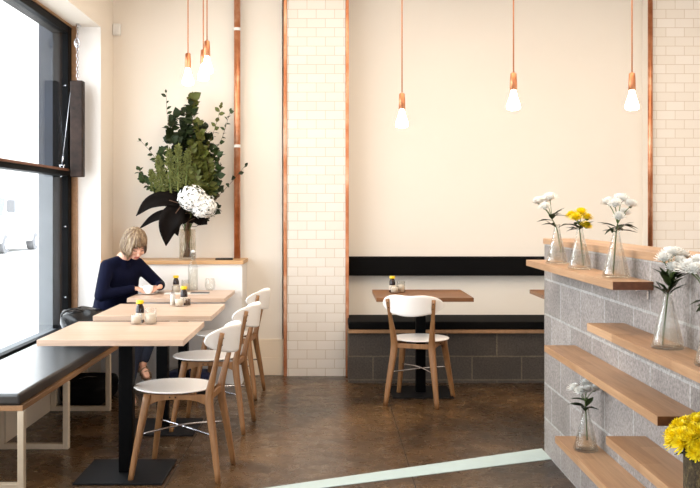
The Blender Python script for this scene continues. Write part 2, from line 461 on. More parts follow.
van = thing('parked_van', 'white van parked outside, its grey wing mirror showing through the glass', 'van', (-12.1, 31, -0.12))
bm = bmesh.new()
prof = [(0.0, .35), (0.0, .95), (.25, 1.12), (.95, 1.25), (1.5, 1.95), (1.9, 2.05), (5.0, 2.05), (5.15, 1.8), (5.15, .35)]
L_ = [bm.verts.new((-.95, y, z)) for y, z in prof]; R_ = [bm.verts.new((.95, y, z)) for y, z in prof]
for i in range(len(prof)):
    j = (i+1) % len(prof); bm.faces.new((L_[i], L_[j], R_[j], R_[i]))
bm.faces.new(L_[::-1]); bm.faces.new(R_)
fin('body', bm, 'car_white', van, bevel=0.06, seg=3)
bm = bmesh.new(); v = [bm.verts.new(p) for p in ((-.82, .97, 1.31), (.82, .97, 1.31), (.78, 1.44, 1.92), (-.78, 1.44, 1.92))]; bm.faces.new(v)
fin('windscreen', bm, 'car_glass', van, solid=0.03)
fin('side_window', boxes((.94, .965, 1.5, 2.4, 1.3, 1.85)), 'car_glass', van, bevel=0.01)
for sx in (-.8, .8):
    for y in (.95, 4.2):
        bm = bmesh.new(); tube(bm, [(sx-.11, y, .33), (sx+.17, y, .33)], .33, 24); wh = fin('wheel', bm, 'tyre', van, bevel=.02)
        bm = bmesh.new(); tube(bm, [(sx-.13, y, .33), (sx+.19, y, .33)], .18, 16); fin('hub', bm, 'steel', wh)
for s in (-1, 1):
    bm = bmesh.new(); box(bm, s*1.06-.14, s*1.06+.14, 1.12, 1.24, 1.42, 1.86); fin('wing_mirror', bm, 'tyre', van, bevel=.04)
fin('bumper', boxes((-.97, .97, -.06, .1, .3, .5)), 'tyre', van, bevel=.03)

# ================================================================== LEDGE BOX, PIPE, SENSOR
lb = thing('ledge_cabinet', 'low white boxed-in cabinet with oak ledge in the corner, flowers on top', 'cabinet', (-1.25, 7.57, 0))
fin('body', boxes((-0.565, 0.554, -0.205, 0.208, 0, 0.95)), 'white_paint', lb)
fin('ledge', boxes((-0.565, 0.566, -0.222, 0.208, 0.95, 0.98)), 'oak_ledge', lb, bevel=0.002)
pp = thing('copper_pipe', 'thick vertical copper pipe on the back wall beside the tall flower arrangement', 'pipe', (P(237.2, 0, 7.72).x, 7.72, 0.98))
bm = bmesh.new(); tube(bm, [(0, 0, 0), (0, 0, 2.515)], 0.0265, 24); fin('pipe', bm, 'copper', pp, smooth=True)
for z in (0.93, 1.90):
    bm = bmesh.new(); tube(bm, [(0, 0, z-.012), (0, 0, z+.012)], 0.030, 24); box(bm, -.012, .012, .02, .06, z-.01, z+.01)
    fin('pipe_clip', bm, 'plastic_white', pp)
nb = thing('notebook', 'thin dark notebook lying on the oak ledge by the copper pipe', 'notebook', (P(226, 0, 7.62).x, 7.50, 0.98), R(4))
fin('cover', boxes((-.07, .07, -.05, .05, 0, .012)), 'base_steel', nb, bevel=.002)
fin('pages', boxes((-.066, .0705, -.046, .046, .003, .009)), 'paper', nb)
al = thing('wall_sensor', 'small white alarm sensor high on the wall by the window corner', 'sensor', (P(117.3, 0, 7.78).x, 7.78, P(0, 30, 7.78).z))
fin('housing', boxes((-.034, .034, -.035, 0, -.05, .05)), 'plastic_white', al, bevel=.012, seg=3)
fin('lens', boxes((-.016, .016, -.037, -.034, -.035, .005)), 'plastic_white', al, bevel=.003)

# sash weight, chain, stay cable
sx, sy = P(77.6, 0, 7.24).x, 7.24
sw = thing('hanging_weight', 'rusty brown metal bar hanging by a chain beside the black window frame', 'weight', (sx, sy, P(0, 177, 7.24).z))
h = (177-81)/F*7.24
fin('bar', boxes((-.048, .048, -.04, .04, 0, h)), 'rust_bar', sw, bevel=.008, seg=3)
bm = bmesh.new(); zt = (177-26)/F*7.24
k = 0; z = h
while z < zt:
    a = (0.009, 0) if k % 2 else (0, 0.009)
    pts = [(a[0]*math.sin(q), a[1]*math.sin(q), z+.016+.016*math.cos(q)) for q in [2*PI*i/10 for i in range(11)]]
    tube(bm, pts, .0026, 6, cap=False); z += .026; k += 1
fin('chain', bm, 'steel', sw, smooth=True)
bm = bmesh.new(); zr = (177-43)/F*7.24
tube(bm, [(0.018*math.cos(q), -.012, zr+.034*math.sin(q)) for q in [2*PI*i/20 for i in range(21)]], .006, 8, cap=False)
tube(bm, [(0, -.02, zr-.01), (0, 0.0, zr-.01)], .015, 16)
fin('pulley', bm, 'steel', sw, smooth=True)
bm = bmesh.new(); tube(bm, [(0, 0, zt), (0, 0, zt+.03)], .014, 12); tube(bm, [(0, .0, zt+.02), (0, .09, zt+.02)], .008, 8); fin('bracket', bm, 'steel', sw)
cb = thing('window_stay', 'thin steel cable with a hook running down the black window frame', 'cable', P(62, 168, 7.2))
A = Vector((0, 0, 0)); B = P(71.5, 84, 7.235)-P(62, 168, 7.2)
bm = bmesh.new(); tube(bm, [A+Vector((0, 0, .02)), B], .0028, 6); fin('cable', bm, 'steel', cb, smooth=True)
bm = bmesh.new(); tube(bm, [(-.022, 0, .02), (.022, 0, .02)], .005, 8); tube(bm, [(-.016, 0, .02), (-.004, 0, -.03)], .004, 8); tube(bm, [(.016, 0, .02), (.004, 0, -.03)], .004, 8)
tube(bm, [(0, 0, -.03), (0, 0, -.06), (-.012, 0, -.07)], .0045, 8); tube(bm, [A.lerp(B, .06), A.lerp(B, .14)], .007, 8)
fin('hook', bm, 'steel', cb, smooth=True)

# ================================================================== BENCHES
wb = thing('window_bench', 'long wall bench with shiny black cushion and pale legs under the window', 'bench', (-1.75, 4.58, 0))
fin('cushion', boxes((-.25, .222, 0, 2.77, .415, .475)), 'black_vinyl', wb, bevel=.014, seg=4)
fin('seat_board', boxes((-.245, .235, .005, 2.77, .388, .415)), 'ply_edge', wb, bevel=.002)
for y in (0.0, 0.78, 1.80):
    fin('leg_frame', boxes((.209, .241, y, y+.04, 0, .388), (-.168, .209, y, y+.04, 0, .03), (-.168, -.130, y, y+.04, .03, .388)), 'bench_leg', wb, bevel=.003)

kb = thing('banquette', 'built-in black banquette on a grey block base along the recessed back wall', 'bench', (0.145, 7.418, 0))
fin('base', boxes((0, 2.50, 0, .312, 0, .40)), 'bench_blocks_shaded', kb)
kb.children[0].data.transform(Matrix.Translation((0.145, 0, 0))); kb.children[0].location.x = -0.145
fin('seat_board', boxes((0, 2.50, -.03, .512, .40, .427)), 'ply_edge', kb, bevel=.002)
fin('seat_cushion', boxes((0.002, 2.50, -.02, .50, .427, .49)), 'black_wool', kb, bevel=.016, seg=4)
fin('back_cushion', boxes((0.002, 2.50, .43, .52, .825, .985)), 'black_wool', kb, bevel=.014, seg=4)

# ================================================================== SHELF WALL
WX = 1.224
struct('wall_partition', boxes((WX, WX+.20, 1.4, 5.31, 0, 1.187)), 'shelf_blocks')
cp_ = struct('trim_13', boxes((WX-.006, WX+.206, 1.4, 5.318, 1.187, 1.218)), 'oak_shelf', bevel=.002)
def shelf(y0, y1, z, label, dark_end=False, th=.032):
    s = thing('wall_shelf', label, 'shelf', (WX, y0, z-th), 0, 'oak shelves on the block partition')
    fin('board', boxes((-.155, -.0005, 0, y1-y0, 0, th)), 'oak_shelf', s, bevel=.0015)
    if dark_end: fin('end_grain', boxes((-.154, -.001, -.0015, .0, .001, th-.001)), 'walnut_end', s)
    for y in (.04, y1-y0-.1): fin('bracket', boxes((-.05, -.006, y, y+.02, -.008, -.0005), (-.006, -.001, y, y+.02, -.040, -.0005)), 'steel', s)
    return s
shelf(3.517, 5.07, 1.109, 'topmost oak shelf on the grey block wall carrying three glass flasks', True)
shelf(1.9, 3.87, .91, 'second oak shelf down, running out of the picture with white flowers on it')
shelf(3.038, 4.64, .706, 'empty middle oak shelf reaching the far end of the block wall', True)
shelf(2.2, 3.605, .504, 'lower oak shelf carrying the pot of yellow flowers')
shelf(3.0, 4.42, .306, 'lowest oak shelf at the far end carrying a single small flask')

# ================================================================== TABLES
def table(cx, cy, wx, wy, label, mat='oak_table', plate=.45):
    t = thing('cafe_table', label, 'table', (cx, cy, 0), 0, 'square pedestal tables')
    fin('tabletop', boxes((-wx/2, wx/2, -wy/2, wy/2, .72, .75)), mat, t, bevel=.002)
    fin('top_plate', boxes((-.16, .16, -.16, .16, .708, .72)), 'black_metal', t)
    fin('column', boxes((-.036, .036, -.036, .036, .012, .708)), 'black_metal', t, bevel=.003)
    fin('base_plate', boxes((-plate/2, plate/2, -plate/2, plate/2, 0, .012)), 'base_steel', t, bevel=.002)
    return t
table(-1.066, 4.882, .712, .75, 'pale oak square table nearest the viewer on the window side')
table(-1.058, 5.89, .705, .72, 'middle pale oak table of the window row, second from the viewer')
table(-1.10, 6.985, .70, .69, 'farthest pale oak table of the window row, where the person sits')
table(.683, 7.02, .70, .69, 'reddish oak table standing alone in front of the black banquette', 'oak_warm')
table(1.93, 7.02, .70, .69, 'reddish oak table mostly hidden behind the block partition', 'oak_warm')

# ================================================================== CHAIRS
def make_chair(label):
    t = thing('dining_chair', label, 'chair', (0, 0, 0), 0, 'white and oak dining chairs')
    # seat: dished round ply
    bm = bmesh.new(); n = 48; prof = [(0, .4535), (.08, .454), (.15, .4555), (.195, .4575), (.210, .4575), (.2135, .4545), (.207, .4495), (.17, .4425), (.10, .438), (0, .438)]
    lathe(bm, prof, n, (0, .050, 0))
    for v in bm.verts: v.co.y = .050+(v.co.y-.050)*1.0; v.co.x *= .985
    fin('seat', bm, 'chair_white', t, smooth=True)
    # backrest
    bm = bmesh.new(); nu, nv = 30, 8; g = []
    for i in range(nu+1):
        u = -1+2*i/nu; x = .222*u
        e = (1-abs(u)**3.4)**0.5 if abs(u) < 1 else 0.0
        zc = .716+.004*u*u; top = .074*e+.003*math.cos(2*PI*u)*e*(-1); bot = (.060+.016*math.cos(u*PI/1.7))*e
        row = []
        for j in range(nv+1):
            q = -1+2*j/nv
            z = zc+(q*top if q > 0 else q*bot)
            y = -.290+2.75*x*x-.10*(z-.72)
            row.append(bm.verts.new((x, y, z)))
        g.append(row)
    for i in range(nu):
        for j in range(nv):
            bm.faces.new((g[i][j], g[i+1][j], g[i+1][j+1], g[i][j+1]))
    bmesh.ops.remove_doubles(bm, verts=bm.verts[:], dist=1e-5)
    fin('backrest', bm, 'chair_white', t, smooth=True, solid=.012, sub=1)
    for s in (-1, 1):
        bm = bmesh.new()
        pts = spline([(s*.186, -.225, 0.0), (s*.160, -.195, .21), (s*.138, -.168, .385), (s*.136, -.170, .455), (s*.150, -.205, .60), (s*.166, -.241, .755)], 22)
        rr = [.0145+(.024-.0145)*min(1, (p.z/.41)**.8) if p.z < .42 else .024-.011*min(1, (p.z-.42)/.2) for p in pts]
        tube(bm, pts, rr, 14, ry=[r*.85 for r in rr], square=True)
        lg = fin('leg', bm, 'oak_chair', t, smooth=True)
        for z in (.695, .73):
            bm = bmesh.new(); ball(bm, (s*(.150+.016*(z-.6)/.165), -.205-.036*(z-.6)/.165-.012, z), .0045, seg=8); fin('bolt', bm, 'base_steel', lg, smooth=True)
        bm = bmesh.new()
        pts = spline([(s*.208, .225, 0), (s*.178, .190, .22), (s*.150, .150, .435)], 12)
        rr = [.0145+(.024-.0145)*(p.z/.435) for p in pts]
        tube(bm, pts, rr, 14, ry=[r*.85 for r in rr], square=True)
        fin('leg', bm, 'oak_chair', t, smooth=True)
        # side rail, deeper where it meets the legs
        bm = bmesh.new(); N = 12; rings = []
        for i in range(N+1):
            u = i/N; y = -.165+.315*u; x = s*(.138+.012*u); hgt = .026+.034*abs(2*u-1)**3
            rings.append([bm.verts.new((x+a, y, z)) for a, z in ((-.010, .437), (.010, .437), (.010, .437-hgt), (-.010, .437-hgt))])
        for i in range(N):
            for k in range(4): bm.faces.new((rings[i][k], rings[i][(k+1) % 4], rings[i+1][(k+1) % 4], rings[i+1][k]))
        bm.faces.new(rings[0]); bm.faces.new(rings[-1][::-1])
        rl = fin('side_rail', bm, 'oak_chair', t, bevel=.002)
        for y in (.005, .035):
            bm = bmesh.new(); ball(bm, (s*.156, y, .423), .0045, seg=8); fin('bolt', bm, 'base_steel', rl, smooth=True)
    for y, x in ((-.165, .13), (.150, .14)):
        fin('cross_rail', boxes((-x, x, y-.009, y+.009, .405, .437)), 'oak_chair', t, bevel=.002)
    for s in (-1, 1):
        bm = bmesh.new()
        tube(bm, spline([(s*.166, -.197, .235), (0, 0, .245+.006*s), (-s*.176, .187, .235)], 10), .0055, 8)
        fin('stretcher', bm, 'steel', t, smooth=True)
    return t
ch = make_chair('white-seated oak chair nearest the viewer, drawn up to the front table')
ch.location = (-.768, 4.90, 0); ch.rotation_euler = (0, 0, R(84))
dup(ch, (-.738, 5.925, 0), R(84.5), 'white-seated oak chair at the middle window table, between two others')
dup(ch, (-.748, 6.985, 0), R(84), 'white-seated oak chair farthest back, at the third window table')
dup(ch, (.638, 6.70, 0), R(-19), 'white-seated oak chair standing alone at the banquette table')

# ================================================================== PENDANTS
def make_pendant(label):
    t = thing('pendant_lamp', label, 'lamp', (0, 0, 0), 0, 'bare bulb pendants on copper cords')
    bm = bmesh.new(); tube(bm, [(0, 0, .10), (0, 0, 1.0)], .0045, 8); fin('cord', bm, 'cord_copper', t, smooth=True)
    bm = bmesh.new(); lathe(bm, [(0, .108), (.012, .108), (.019, .102), (.0215, .06), (.0225, 0), (.018, -.002), (0, -.002)], 24); fin('socket', bm, 'copper', t, smooth=True)
    bm = bmesh.new(); lathe(bm, [(0, -.004), (.014, -.004), (.0165, -.02), (.023, -.045), (.033, -.075), (.0385, -.095), (.036, -.108), (.022, -.116), (0, -.118)], 24)
    bmesh.ops.scale(bm, vec=(1.12, 1.12, 1.08), verts=bm.verts[:]); fin('bulb', bm, 'bulb_glow', t, smooth=True); return t
specs = [(188, 68, 6.7, 'leftmost of the three bulbs clustered above the flowers'),
         (207, 56, 6.5, 'highest bulb of the cluster above the flowers, in front'),
         (203.3, 64, 6.95, 'bulb at the back of the cluster above the flowers, half hidden'),
         (402, 109, 6.3, 'bare bulb on a copper cord hanging over the banquette table, the lowest one'),
         (513.5, 90, 5.8, 'bare bulb hanging in the middle of the plain recessed wall'),
         (632, 90, 5.8, 'rightmost bare bulb, hanging next to the right tiled pillar')]
pend = None
for px, py, d, lab in specs:
    p = P(px, py, d); L = 3.5-p.z
    if pend is None: pend = make_pendant(lab); t = pend; t.location = p
    else: t = dup(pend, p, None, lab)
    for c in kids(t):
        if c.name.startswith('cord'):
            s = (L-.10)/.9; c.scale = (1, 1, s); c.location = (0, 0, .10-.10*s)

# ================================================================== TABLEWARE
def make_sauce(label):
    t = thing('sauce_bottle', label, 'bottle', (0, 0, 0), 0, 'yellow-capped sauce bottles')
    bm = bmesh.new(); lathe(bm, [(0, 0), (.021, 0), (.0235, .004), (.0235, .074), (.021, .088), (.0145, .100), (.0135, .108), (0, .108)], 24); fin('body', bm, 'sauce', t, smooth=True)
    bm = bmesh.new(); lathe(bm, [(.0239, .018), (.0239, .055)], 24); fin('paper_label', bm, 'sugar', t, smooth=True)
    bm = bmesh.new(); lathe(bm, [(0, .106), (.0215, .106), (.022, .108), (.0215, .122), (.019, .125), (0, .1255)], 20); fin('cap', bm, 'yellow_cap', t, smooth=True)
    return t
def make_jar(name, label, r, hh, fill, cat='jar', mat='sugar'):
    t = thing(name, label, cat, (0, 0, 0), 0, 'small glass condiment jars')
    bm = bmesh.new(); lathe(bm, [(0, 0), (r*.9, 0), (r, .004), (r, hh*.9), (r*.96, hh), (r*.9, hh), (r*.92, .006), (0, .005)], 24); fin('glass', bm, 'jar_glass', t, smooth=True)
    bm = bmesh.new(); lathe(bm, [(0, .007), (r*.86, .007), (r*.86, hh*fill), (r*.5, hh*fill+.004), (0, hh*fill+.006)], 20); fin('contents', bm, mat, t, smooth=True)
    return t
s0 = make_sauce('yellow-capped dark sauce bottle on the nearest window table'); s0.location = (P(139.8, 0, 5.2).x, 5.205, .75)
dup(s0, (P(184, 0, 6.16).x, 6.16, .75), None, 'yellow-capped dark sauce bottle on the middle window table')
dup(s0, (P(176, 0, 7.18).x, 7.18, .75), None, 'yellow-capped dark sauce bottle on the table where the person sits')
dup(s0, (P(392.5, 0, 7.1).x, 7.12, .75), None, 'yellow-capped dark sauce bottle on the lone banquette table')
j0 = make_jar('condiment_jar', 'short sugar-filled glass jar in front of the sauce bottle on the nearest table', .032, .054, .8); j0.location = (P(136.8, 0, 5.14).x, 5.13, .75)
j1 = make_jar('glass_tumbler', 'taller glass tumbler of packets beside the sauce bottle, nearest table', .033, .088, .62, 'tumbler'); j1.location = (P(151, 0, 5.14).x, 5.135, .75)
dup(j0, (P(179.5, 0, 6.08).x, 6.075, .75), None, 'short sugar-filled glass jar on the middle window table')
plain('salt', (240, 238, 234), 0.7, var=.02)
j2 = make_jar('salt_shaker', 'slim white-filled glass shaker left of the jars, middle table', .018, .082, .85, 'shaker', 'salt'); j2.location = (P(172.6, 0, 6.1).x, 6.1, .75)
fin('lid', boxes((-.012, .012, -.012, .012, .082, .09)), 'steel', j2, bevel=.003)
plain('pepper', (92, 70, 54), .8, var=.3, scale=300)
j3 = make_jar('pepper_shaker', 'small dark pepper jar right of the sauce bottle, middle table', .019, .052, .8, 'shaker', 'pepper'); j3.location = (P(188.2, 0, 6.11).x, 6.10, .75)
dup(j0, (P(175.5, 0, 7.08).x, 7.09, .75), None, 'short glass jar before the sauce bottle where the person sits')
dup(j1, (P(185, 0, 7.2).x, 7.22, .75), None, 'glass tumbler of packets between sauce bottle and water bottle, far table')
dup(j0, (P(394.5, 0, 7.05).x, 7.05, .75), None, 'short glass jar in front of the sauce bottle, banquette table')
dup(j1, (P(401, 0, 7.1).x, 7.11, .75), None, 'glass tumbler beside the sauce bottle, banquette table')
# water bottle with swing stopper, stemless glass
wbm = thing('water_bottle', 'tall clear swing-top water bottle on the far window table', 'bottle', (P(193, 0, 7.24).x, 7.24, .75))
bm = bmesh.new(); lathe(bm, [(0, 0), (.036, 0), (.04, .005), (.04, .17), (.034, .205), (.017, .245), (.0145, .285), (.018, .29), (.018, .298), (.0125, .298), (.0125, .25), (.03, .205), (.037, .17), (.037, .008), (0, .006)], 28); fin('glass', bm, 'jar_glass', wbm, smooth=True)
bm = bmesh.new(); lathe(bm, [(0, .008), (.036, .008), (.036, .165), (0, .165)], 24); fin('water', bm, 'water', wbm, smooth=True)
bm = bmesh.new(); lathe(bm, [(0, .296), (.013, .298), (.016, .308), (.01, .318), (0, .32)], 18); fin('stopper', bm, 'ceramic', wbm, smooth=True)
bm = bmesh.new()
for s in (-1, 1): tube(bm, spline([(s*.017, 0, .314), (s*.022, .004, .285), (s*.019, .006, .255)], 8), .0015, 6)
fin('wire', bm, 'steel', wbm)
wg = thing('stemless_glass', 'empty rounded drinking glass right of the water bottle', 'glass', (P(210, 0, 7.25).x, 7.25, .75))
bm = bmesh.new(); lathe(bm, [(0, 0), (.02, 0), (.034, .012), (.042, .04), (.040, .07), (.034, .098), (.0325, .098), (.038, .07), (.0395, .04), (.031, .014), (0, .005)], 28); fin('glass', bm, 'jar_glass', wg, smooth=True)
mn = thing('newspaper', 'folded paper lying flat in front of the water bottle', 'paper', (P(187, 0, 7.0).x, 7.0, .75), R(3))
fin('sheets', boxes((-.165, .165, -.05, .06, 0, .006)), 'paper', mn, bevel=.001)
fin('printed_fold', boxes((.03, .168, -.052, .03, .006, .011)), 'ink_paper', mn, bevel=.001)
cX, cY = -1.362, 6.955
cu = thing('coffee_cup', 'white cup held in the seated person\'s hands', 'cup', (cX, cY, .7565))
bm = bmesh.new(); lathe(bm, [(0, 0), (.022, 0), (.024, .004), (.036, .022), (.043, .058), (.0405, .058), (.034, .024), (.02, .006), (0, .006)], 28); fin('bowl', bm, 'ceramic', cu, smooth=True)
bm = bmesh.new(); tube(bm, spline([(-.040, 0, .047), (-.062, 0, .045), (-.064, 0, .026), (-.037, 0, .018)], 10), .004, 8); fin('handle', bm, 'ceramic', cu, smooth=True)
bm = bmesh.new(); lathe(bm, [(0, .046), (.0385, .046)], 24); fin('coffee', bm, 'sauce', cu)
sa = tag(fin('saucer', (lambda b: (lathe(b, [(0, 0), (.04, 0), (.072, .008), (.076, .011), (.04, .0055), (0, .005)], 32), b)[1])(bmesh.new()), 'ceramic', smooth=True), 'white saucer under the coffee cup on the far table', 'saucer')
sa.location = (cX, cY, .7505)

# ================================================================== BAGS
def slump(name, mat, size, parent, seed, amp=.18, solidz=True):
    bm = bmesh.new(); bmesh.ops.create_cube(bm, size=2)
    bmesh.ops.subdivide_edges(bm, edges=bm.edges[:], cuts=7, use_grid_fill=True)
    for v in bm.verts:
        c = v.co; p = 5; r = (abs(c.x)**p+abs(c.y)**p+abs(c.z)**p)**(1/p); c /= r
        nn = noise.noise_vector(c*1.7+Vector((seed, 0, 0)))*amp
        c += nn; c.x *= size[0]/2; c.y *= size[1]/2; c.z = max(0, (c.z+1)/2*size[2])
    return fin(name, bm, mat, parent, smooth=True, sub=1)
hb = thing('handbag', 'black leather handbag lying on the window bench beside the glass', 'bag', (-1.715, 6.45, .475), R(8))
slump('body', 'leather_black', (.27, .36, .22), hb, 3.1, .30)
bm = bmesh.new(); tube(bm, spline([(-.10, -.10, .12), (-.12, -.15, .20), (-.03, -.13, .235), (.05, -.10, .19), (.09, -.10, .10)], 20), .008, 8, ry=.004); fin('strap', bm, 'leather_black', hb, smooth=True)
bm = bmesh.new(); tube(bm, spline([(-.05, -.12, .17), (.0, -.08, .205), (.07, -.05, .19), (.11, .02, .15)], 12), .012, 8, ry=.005); fin('lining_edge', bm, 'tan_lining', hb, smooth=True)
bm = bmesh.new(); ball(bm, (-.02, -.135, .15), .012); ball(bm, (.05, -.125, .14), .010); fin('buckle', bm, 'steel', hb, smooth=True)
fb = thing('dark_mass', 'low dark mass with a handle under the window bench on the floor', 'bag', (-1.74, 6.75, 0), 0)
slump('body', 'black_wool', (.33, .56, .17), fb, 7.7, .06)  # low dark rounded mass on the floor
bm = bmesh.new(); tube(bm, spline([(-.08, -.1, .13), (-.04, -.08, .175), (.04, -.02, .17), (.08, .05, .13)], 12), .008, 8); fin('handle', bm, 'leather_black', fb, smooth=True)
bb = thing('blue_bag', 'navy canvas bag on the floor against the white cabinet', 'bag', (-1.09, 7.20, 0), 0)
bb.name = 'canvas_bag'
slump('body', 'navy_canvas', (.34, .20, .145), bb, 12.3, .08)
bm = bmesh.new(); tube(bm, spline([(-.1, -.05, .11), (0, -.08, .16), (.1, -.05, .11)], 12), .007, 8); fin('handle', bm, 'navy_canvas', bb, smooth=True)

# ================================================================== FLOWERS
def leaf(bm, base, d, nrm, L, W, bend=0.2, mi=0, rounded=False, seg=5):
    """a leaf blade: pointed or round, creased along its midrib and bent down"""
    d = d.normalized(); side = d.cross(nrm)
    if side.length < 1e-4: side = d.cross(Vector((0, 0.3, 1)))
    side.normalize(); n = side.cross(d).normalized(); prev = None
    for i in range(seg+1):
        u = i/seg
        wv = math.sin(PI*min(1, u*1.0)**(0.75 if rounded else 0.9))*W/2
        if i == 0: wv = W*.04
        if i == seg: wv = W*.02
        c = base+d*(L*u)-n*(bend*L*u*u)
        row = [bm.verts.new(c-side*wv+n*wv*.25), bm.verts.new(c), bm.verts.new(c+side*wv+n*wv*.25)]
        if prev:
            for k in range(2):
                f = bm.faces.new((prev[k], prev[k+1], row[k+1], row[k])); f.material_index = mi; f.smooth = True
        prev = row
def rvec(rnd, z=0.0):
    a = rnd.uniform(0, 2*PI); return Vector((math.cos(a), math.sin(a), z))
def mum_head(bm, c, r, up, rnd, petals=64):
    up = up.normalized(); a, b = frame_of(up)
    for k in range(petals):
        q = (k+.5)/petals; th = 0.15+1.5*q**.75; an = k*2.39996+rnd.uniform(-.1, .1)
        rad = a*math.cos(an)+b*math.sin(an)
        d = (up*math.cos(th)+rad*math.sin(th)).normalized()
        L = r*(.62+.42*q)*rnd.uniform(.9, 1.08); W = r*.30
        side = d.cross(up if th > .3 else rad).normalized(); n = side.cross(d)
        st = c+d*r*.12
        rows = []
        for u, wd, lift in ((0, .35, 0), (.55, 1.0, -.10), (1.0, .45, .04)):
            p = st+d*(L*u)+up*(lift*L)
            rows.append((bm.verts.new(p-side*W/2*wd), bm.verts.new(p+side*W/2*wd)))
        for i in range(2):
            f = bm.faces.new((rows[i][0], rows[i][1], rows[i+1][1], rows[i+1][0])); f.smooth = True
    ball(bm, c, r*.34, (1, 1, .8), 8)
FL = [(0, 0), (.048, 0), (.0525, .006), (.050, .016), (.036, .075), (.020, .135), (.0145, .165), (.0145, .180), (.018, .186), (.0165, .187), (.0128, .180),
      (.0128, .165), (.018, .135), (.034, .075), (.048, .016), (.047, .008), (0, .006)]
def make_flask(label):
    t = thing('flask_vase', label, 'vase', (0, 0, 0), 0, 'conical glass flask vases')
    bm = bmesh.new(); lathe(bm, FL, 36); fin('glass', bm, 'vase_glass', t, smooth=True)
    bm = bmesh.new(); lathe(bm, [(0, .0075), (.045, .0085), (.046, .016), (.0355, .060), (0, .060)], 30); fin('water', bm, 'water', t, smooth=True)
    return t
fl0 = None
def flask(X, Y, Z, label, s=1.06):
    global fl0
    if fl0 is None: fl0 = make_flask(label); fl0.location = (X, Y, Z); t = fl0
    else: t = dup(fl0, (X, Y, Z), None, label)
    t.scale = (s, s, s); return t
def flower_stem(vx, vy, vz, base, heads, col, label, group, rs, seed, leaves=5, neck=.175, hang=None):
    """heads: list of world points; the stem runs from inside the vase through its neck to them"""
    rnd = random.Random(seed); O = Vector((vx, vy, vz))
    t = thing('chrysanthemum_stem', label, 'flower', O, 0, group)
    nk = Vector((0, 0, neck)); b0 = Vector(base)
    cen = sum((h-O for h in heads), Vector())/len(heads)
    fork = nk.lerp(cen, .42); fork.z = nk.z+(cen.z-nk.z)*.38
    bm = bmesh.new(); main = spline([b0, nk, fork], 14); tube(bm, main, .0026, 8)
    for h in heads:
        hh = h-O; mid = fork.lerp(hh, .5)+Vector((0, 0, .006)); tube(bm, spline([fork, mid, hh-Vector((0, 0, .006))], 8), .0018, 6)
        lathe(bm, [(0, -.012), (.007, -.006), (.010, .0)], 8, hh-Vector((0, 0, .002)))
    fin('stem', bm, 'stem_green', t, smooth=True)
    bm = bmesh.new()
    for k in range(leaves):
        p = nk.lerp(fork, rnd.uniform(.1, 1.25)) if k < leaves-1 else nk+Vector((0, 0, .004))
        d = rvec(rnd, rnd.uniform(-.1, .7) if leaves < 10 else rnd.uniform(.5, 1.8))
        if hang and k < len(hang): d = Vector(hang[k])
        L = rnd.uniform(.06, .085)
        leaf(bm, p, d, Vector((0, 0, 1)), L, L*.42, rnd.uniform(.1, .4))
        leaf(bm, p+d.normalized()*L*.35, d+rvec(rnd)*.7, Vector((0, 0, 1)), L*.45, L*.2, .2)
        leaf(bm, p+d.normalized()*L*.35, d-rvec(rnd)*.7, Vector((0, 0, 1)), L*.45, L*.2, .2)
    rawfin('leaves', bm, 'leaf_dark', t)
    for h, r in zip(heads, rs):
        hh = h-O; bm = bmesh.new()
        up = ((hh-fork).normalized()*.5+Vector((0, 0, 1)))
        mum_head(bm, hh, r*1.22, up, rnd, 80); rawfin('flower_head', bm, col, t)
    return t
SX = WX-.075
G = 'cut chrysanthemums in the flask vases'
def hp(px, py, d): return P(px, py, d)
z = 1.109
flask(SX-.005, 4.69, z, 'flask vase at the far left end of the top shelf, white flowers leaning left')
flower_stem(SX-.005, 4.69, z, (.022, .0, .055), [hp(538.5, 202, 4.72), hp(550, 198, 4.66), hp(544.5, 207, 4.62), hp(546, 200, 4.78)], 'petal_white',
            'white chrysanthemum leaning left out of the leftmost flask on the top shelf', G, [.030, .032, .026, .028], 3, 9, hang=[(-1, -.3, .3), (1, 0, 1.2), (-1, 0, .15)])
flask(SX-.002, 4.27, z, 'middle flask vase on the top shelf, holding yellow flowers')
flower_stem(SX-.002, 4.27, z, (.018, 0, .012), [hp(572, 216, 4.3), hp(581, 213.5, 4.25), hp(576, 218, 4.2), hp(586, 226, 4.24), hp(587, 218, 4.3)], 'petal_yellow',
            'yellow chrysanthemum in the middle flask on the top shelf', G, [.026, .029, .025, .024, .024], 4, 7)
flask(SX, 3.735, z, 'flask vase near the dark end of the top shelf, white flowers upright')
flower_stem(SX, 3.735, z, (-.012, 0, .012), [hp(609, 203, 3.77), hp(621, 200, 3.75), hp(630.5, 205, 3.72), hp(615, 204.5, 3.66), hp(619, 217, 3.68), hp(624, 213, 3.78)], 'petal_white',
            'white chrysanthemum upright in the flask near the dark end of the top shelf', G, [.028, .030, .027, .027, .022, .022], 5, 8, hang=[(1, 0, .15), (-1, 0, .4), (-.8, -.2, -.3)])
z = .91
flask(SX, 3.165, z, 'flask vase on the second shelf with dense white flowers and long leaves')
flower_stem(SX, 3.165, z, (-.018, 0, .012), [hp(672, 254, 3.17), hp(664, 259, 3.13), hp(673.5, 268, 3.10), hp(683, 257, 3.2), hp(677, 254, 3.24), hp(668, 254, 3.22), hp(680, 262, 3.12)], 'petal_white',
            'dense white chrysanthemum with long dark leaves on the second shelf', G, [.028, .026, .022, .026, .026, .026, .022], 6, 14, hang=[(-.6, 0, 1), (.6, 0, 1), (-.5, -.4, 1), (.4, -.4, .9)])
flask(SX+.005, 2.80, z, 'flask vase at the right edge of the picture on the second shelf')
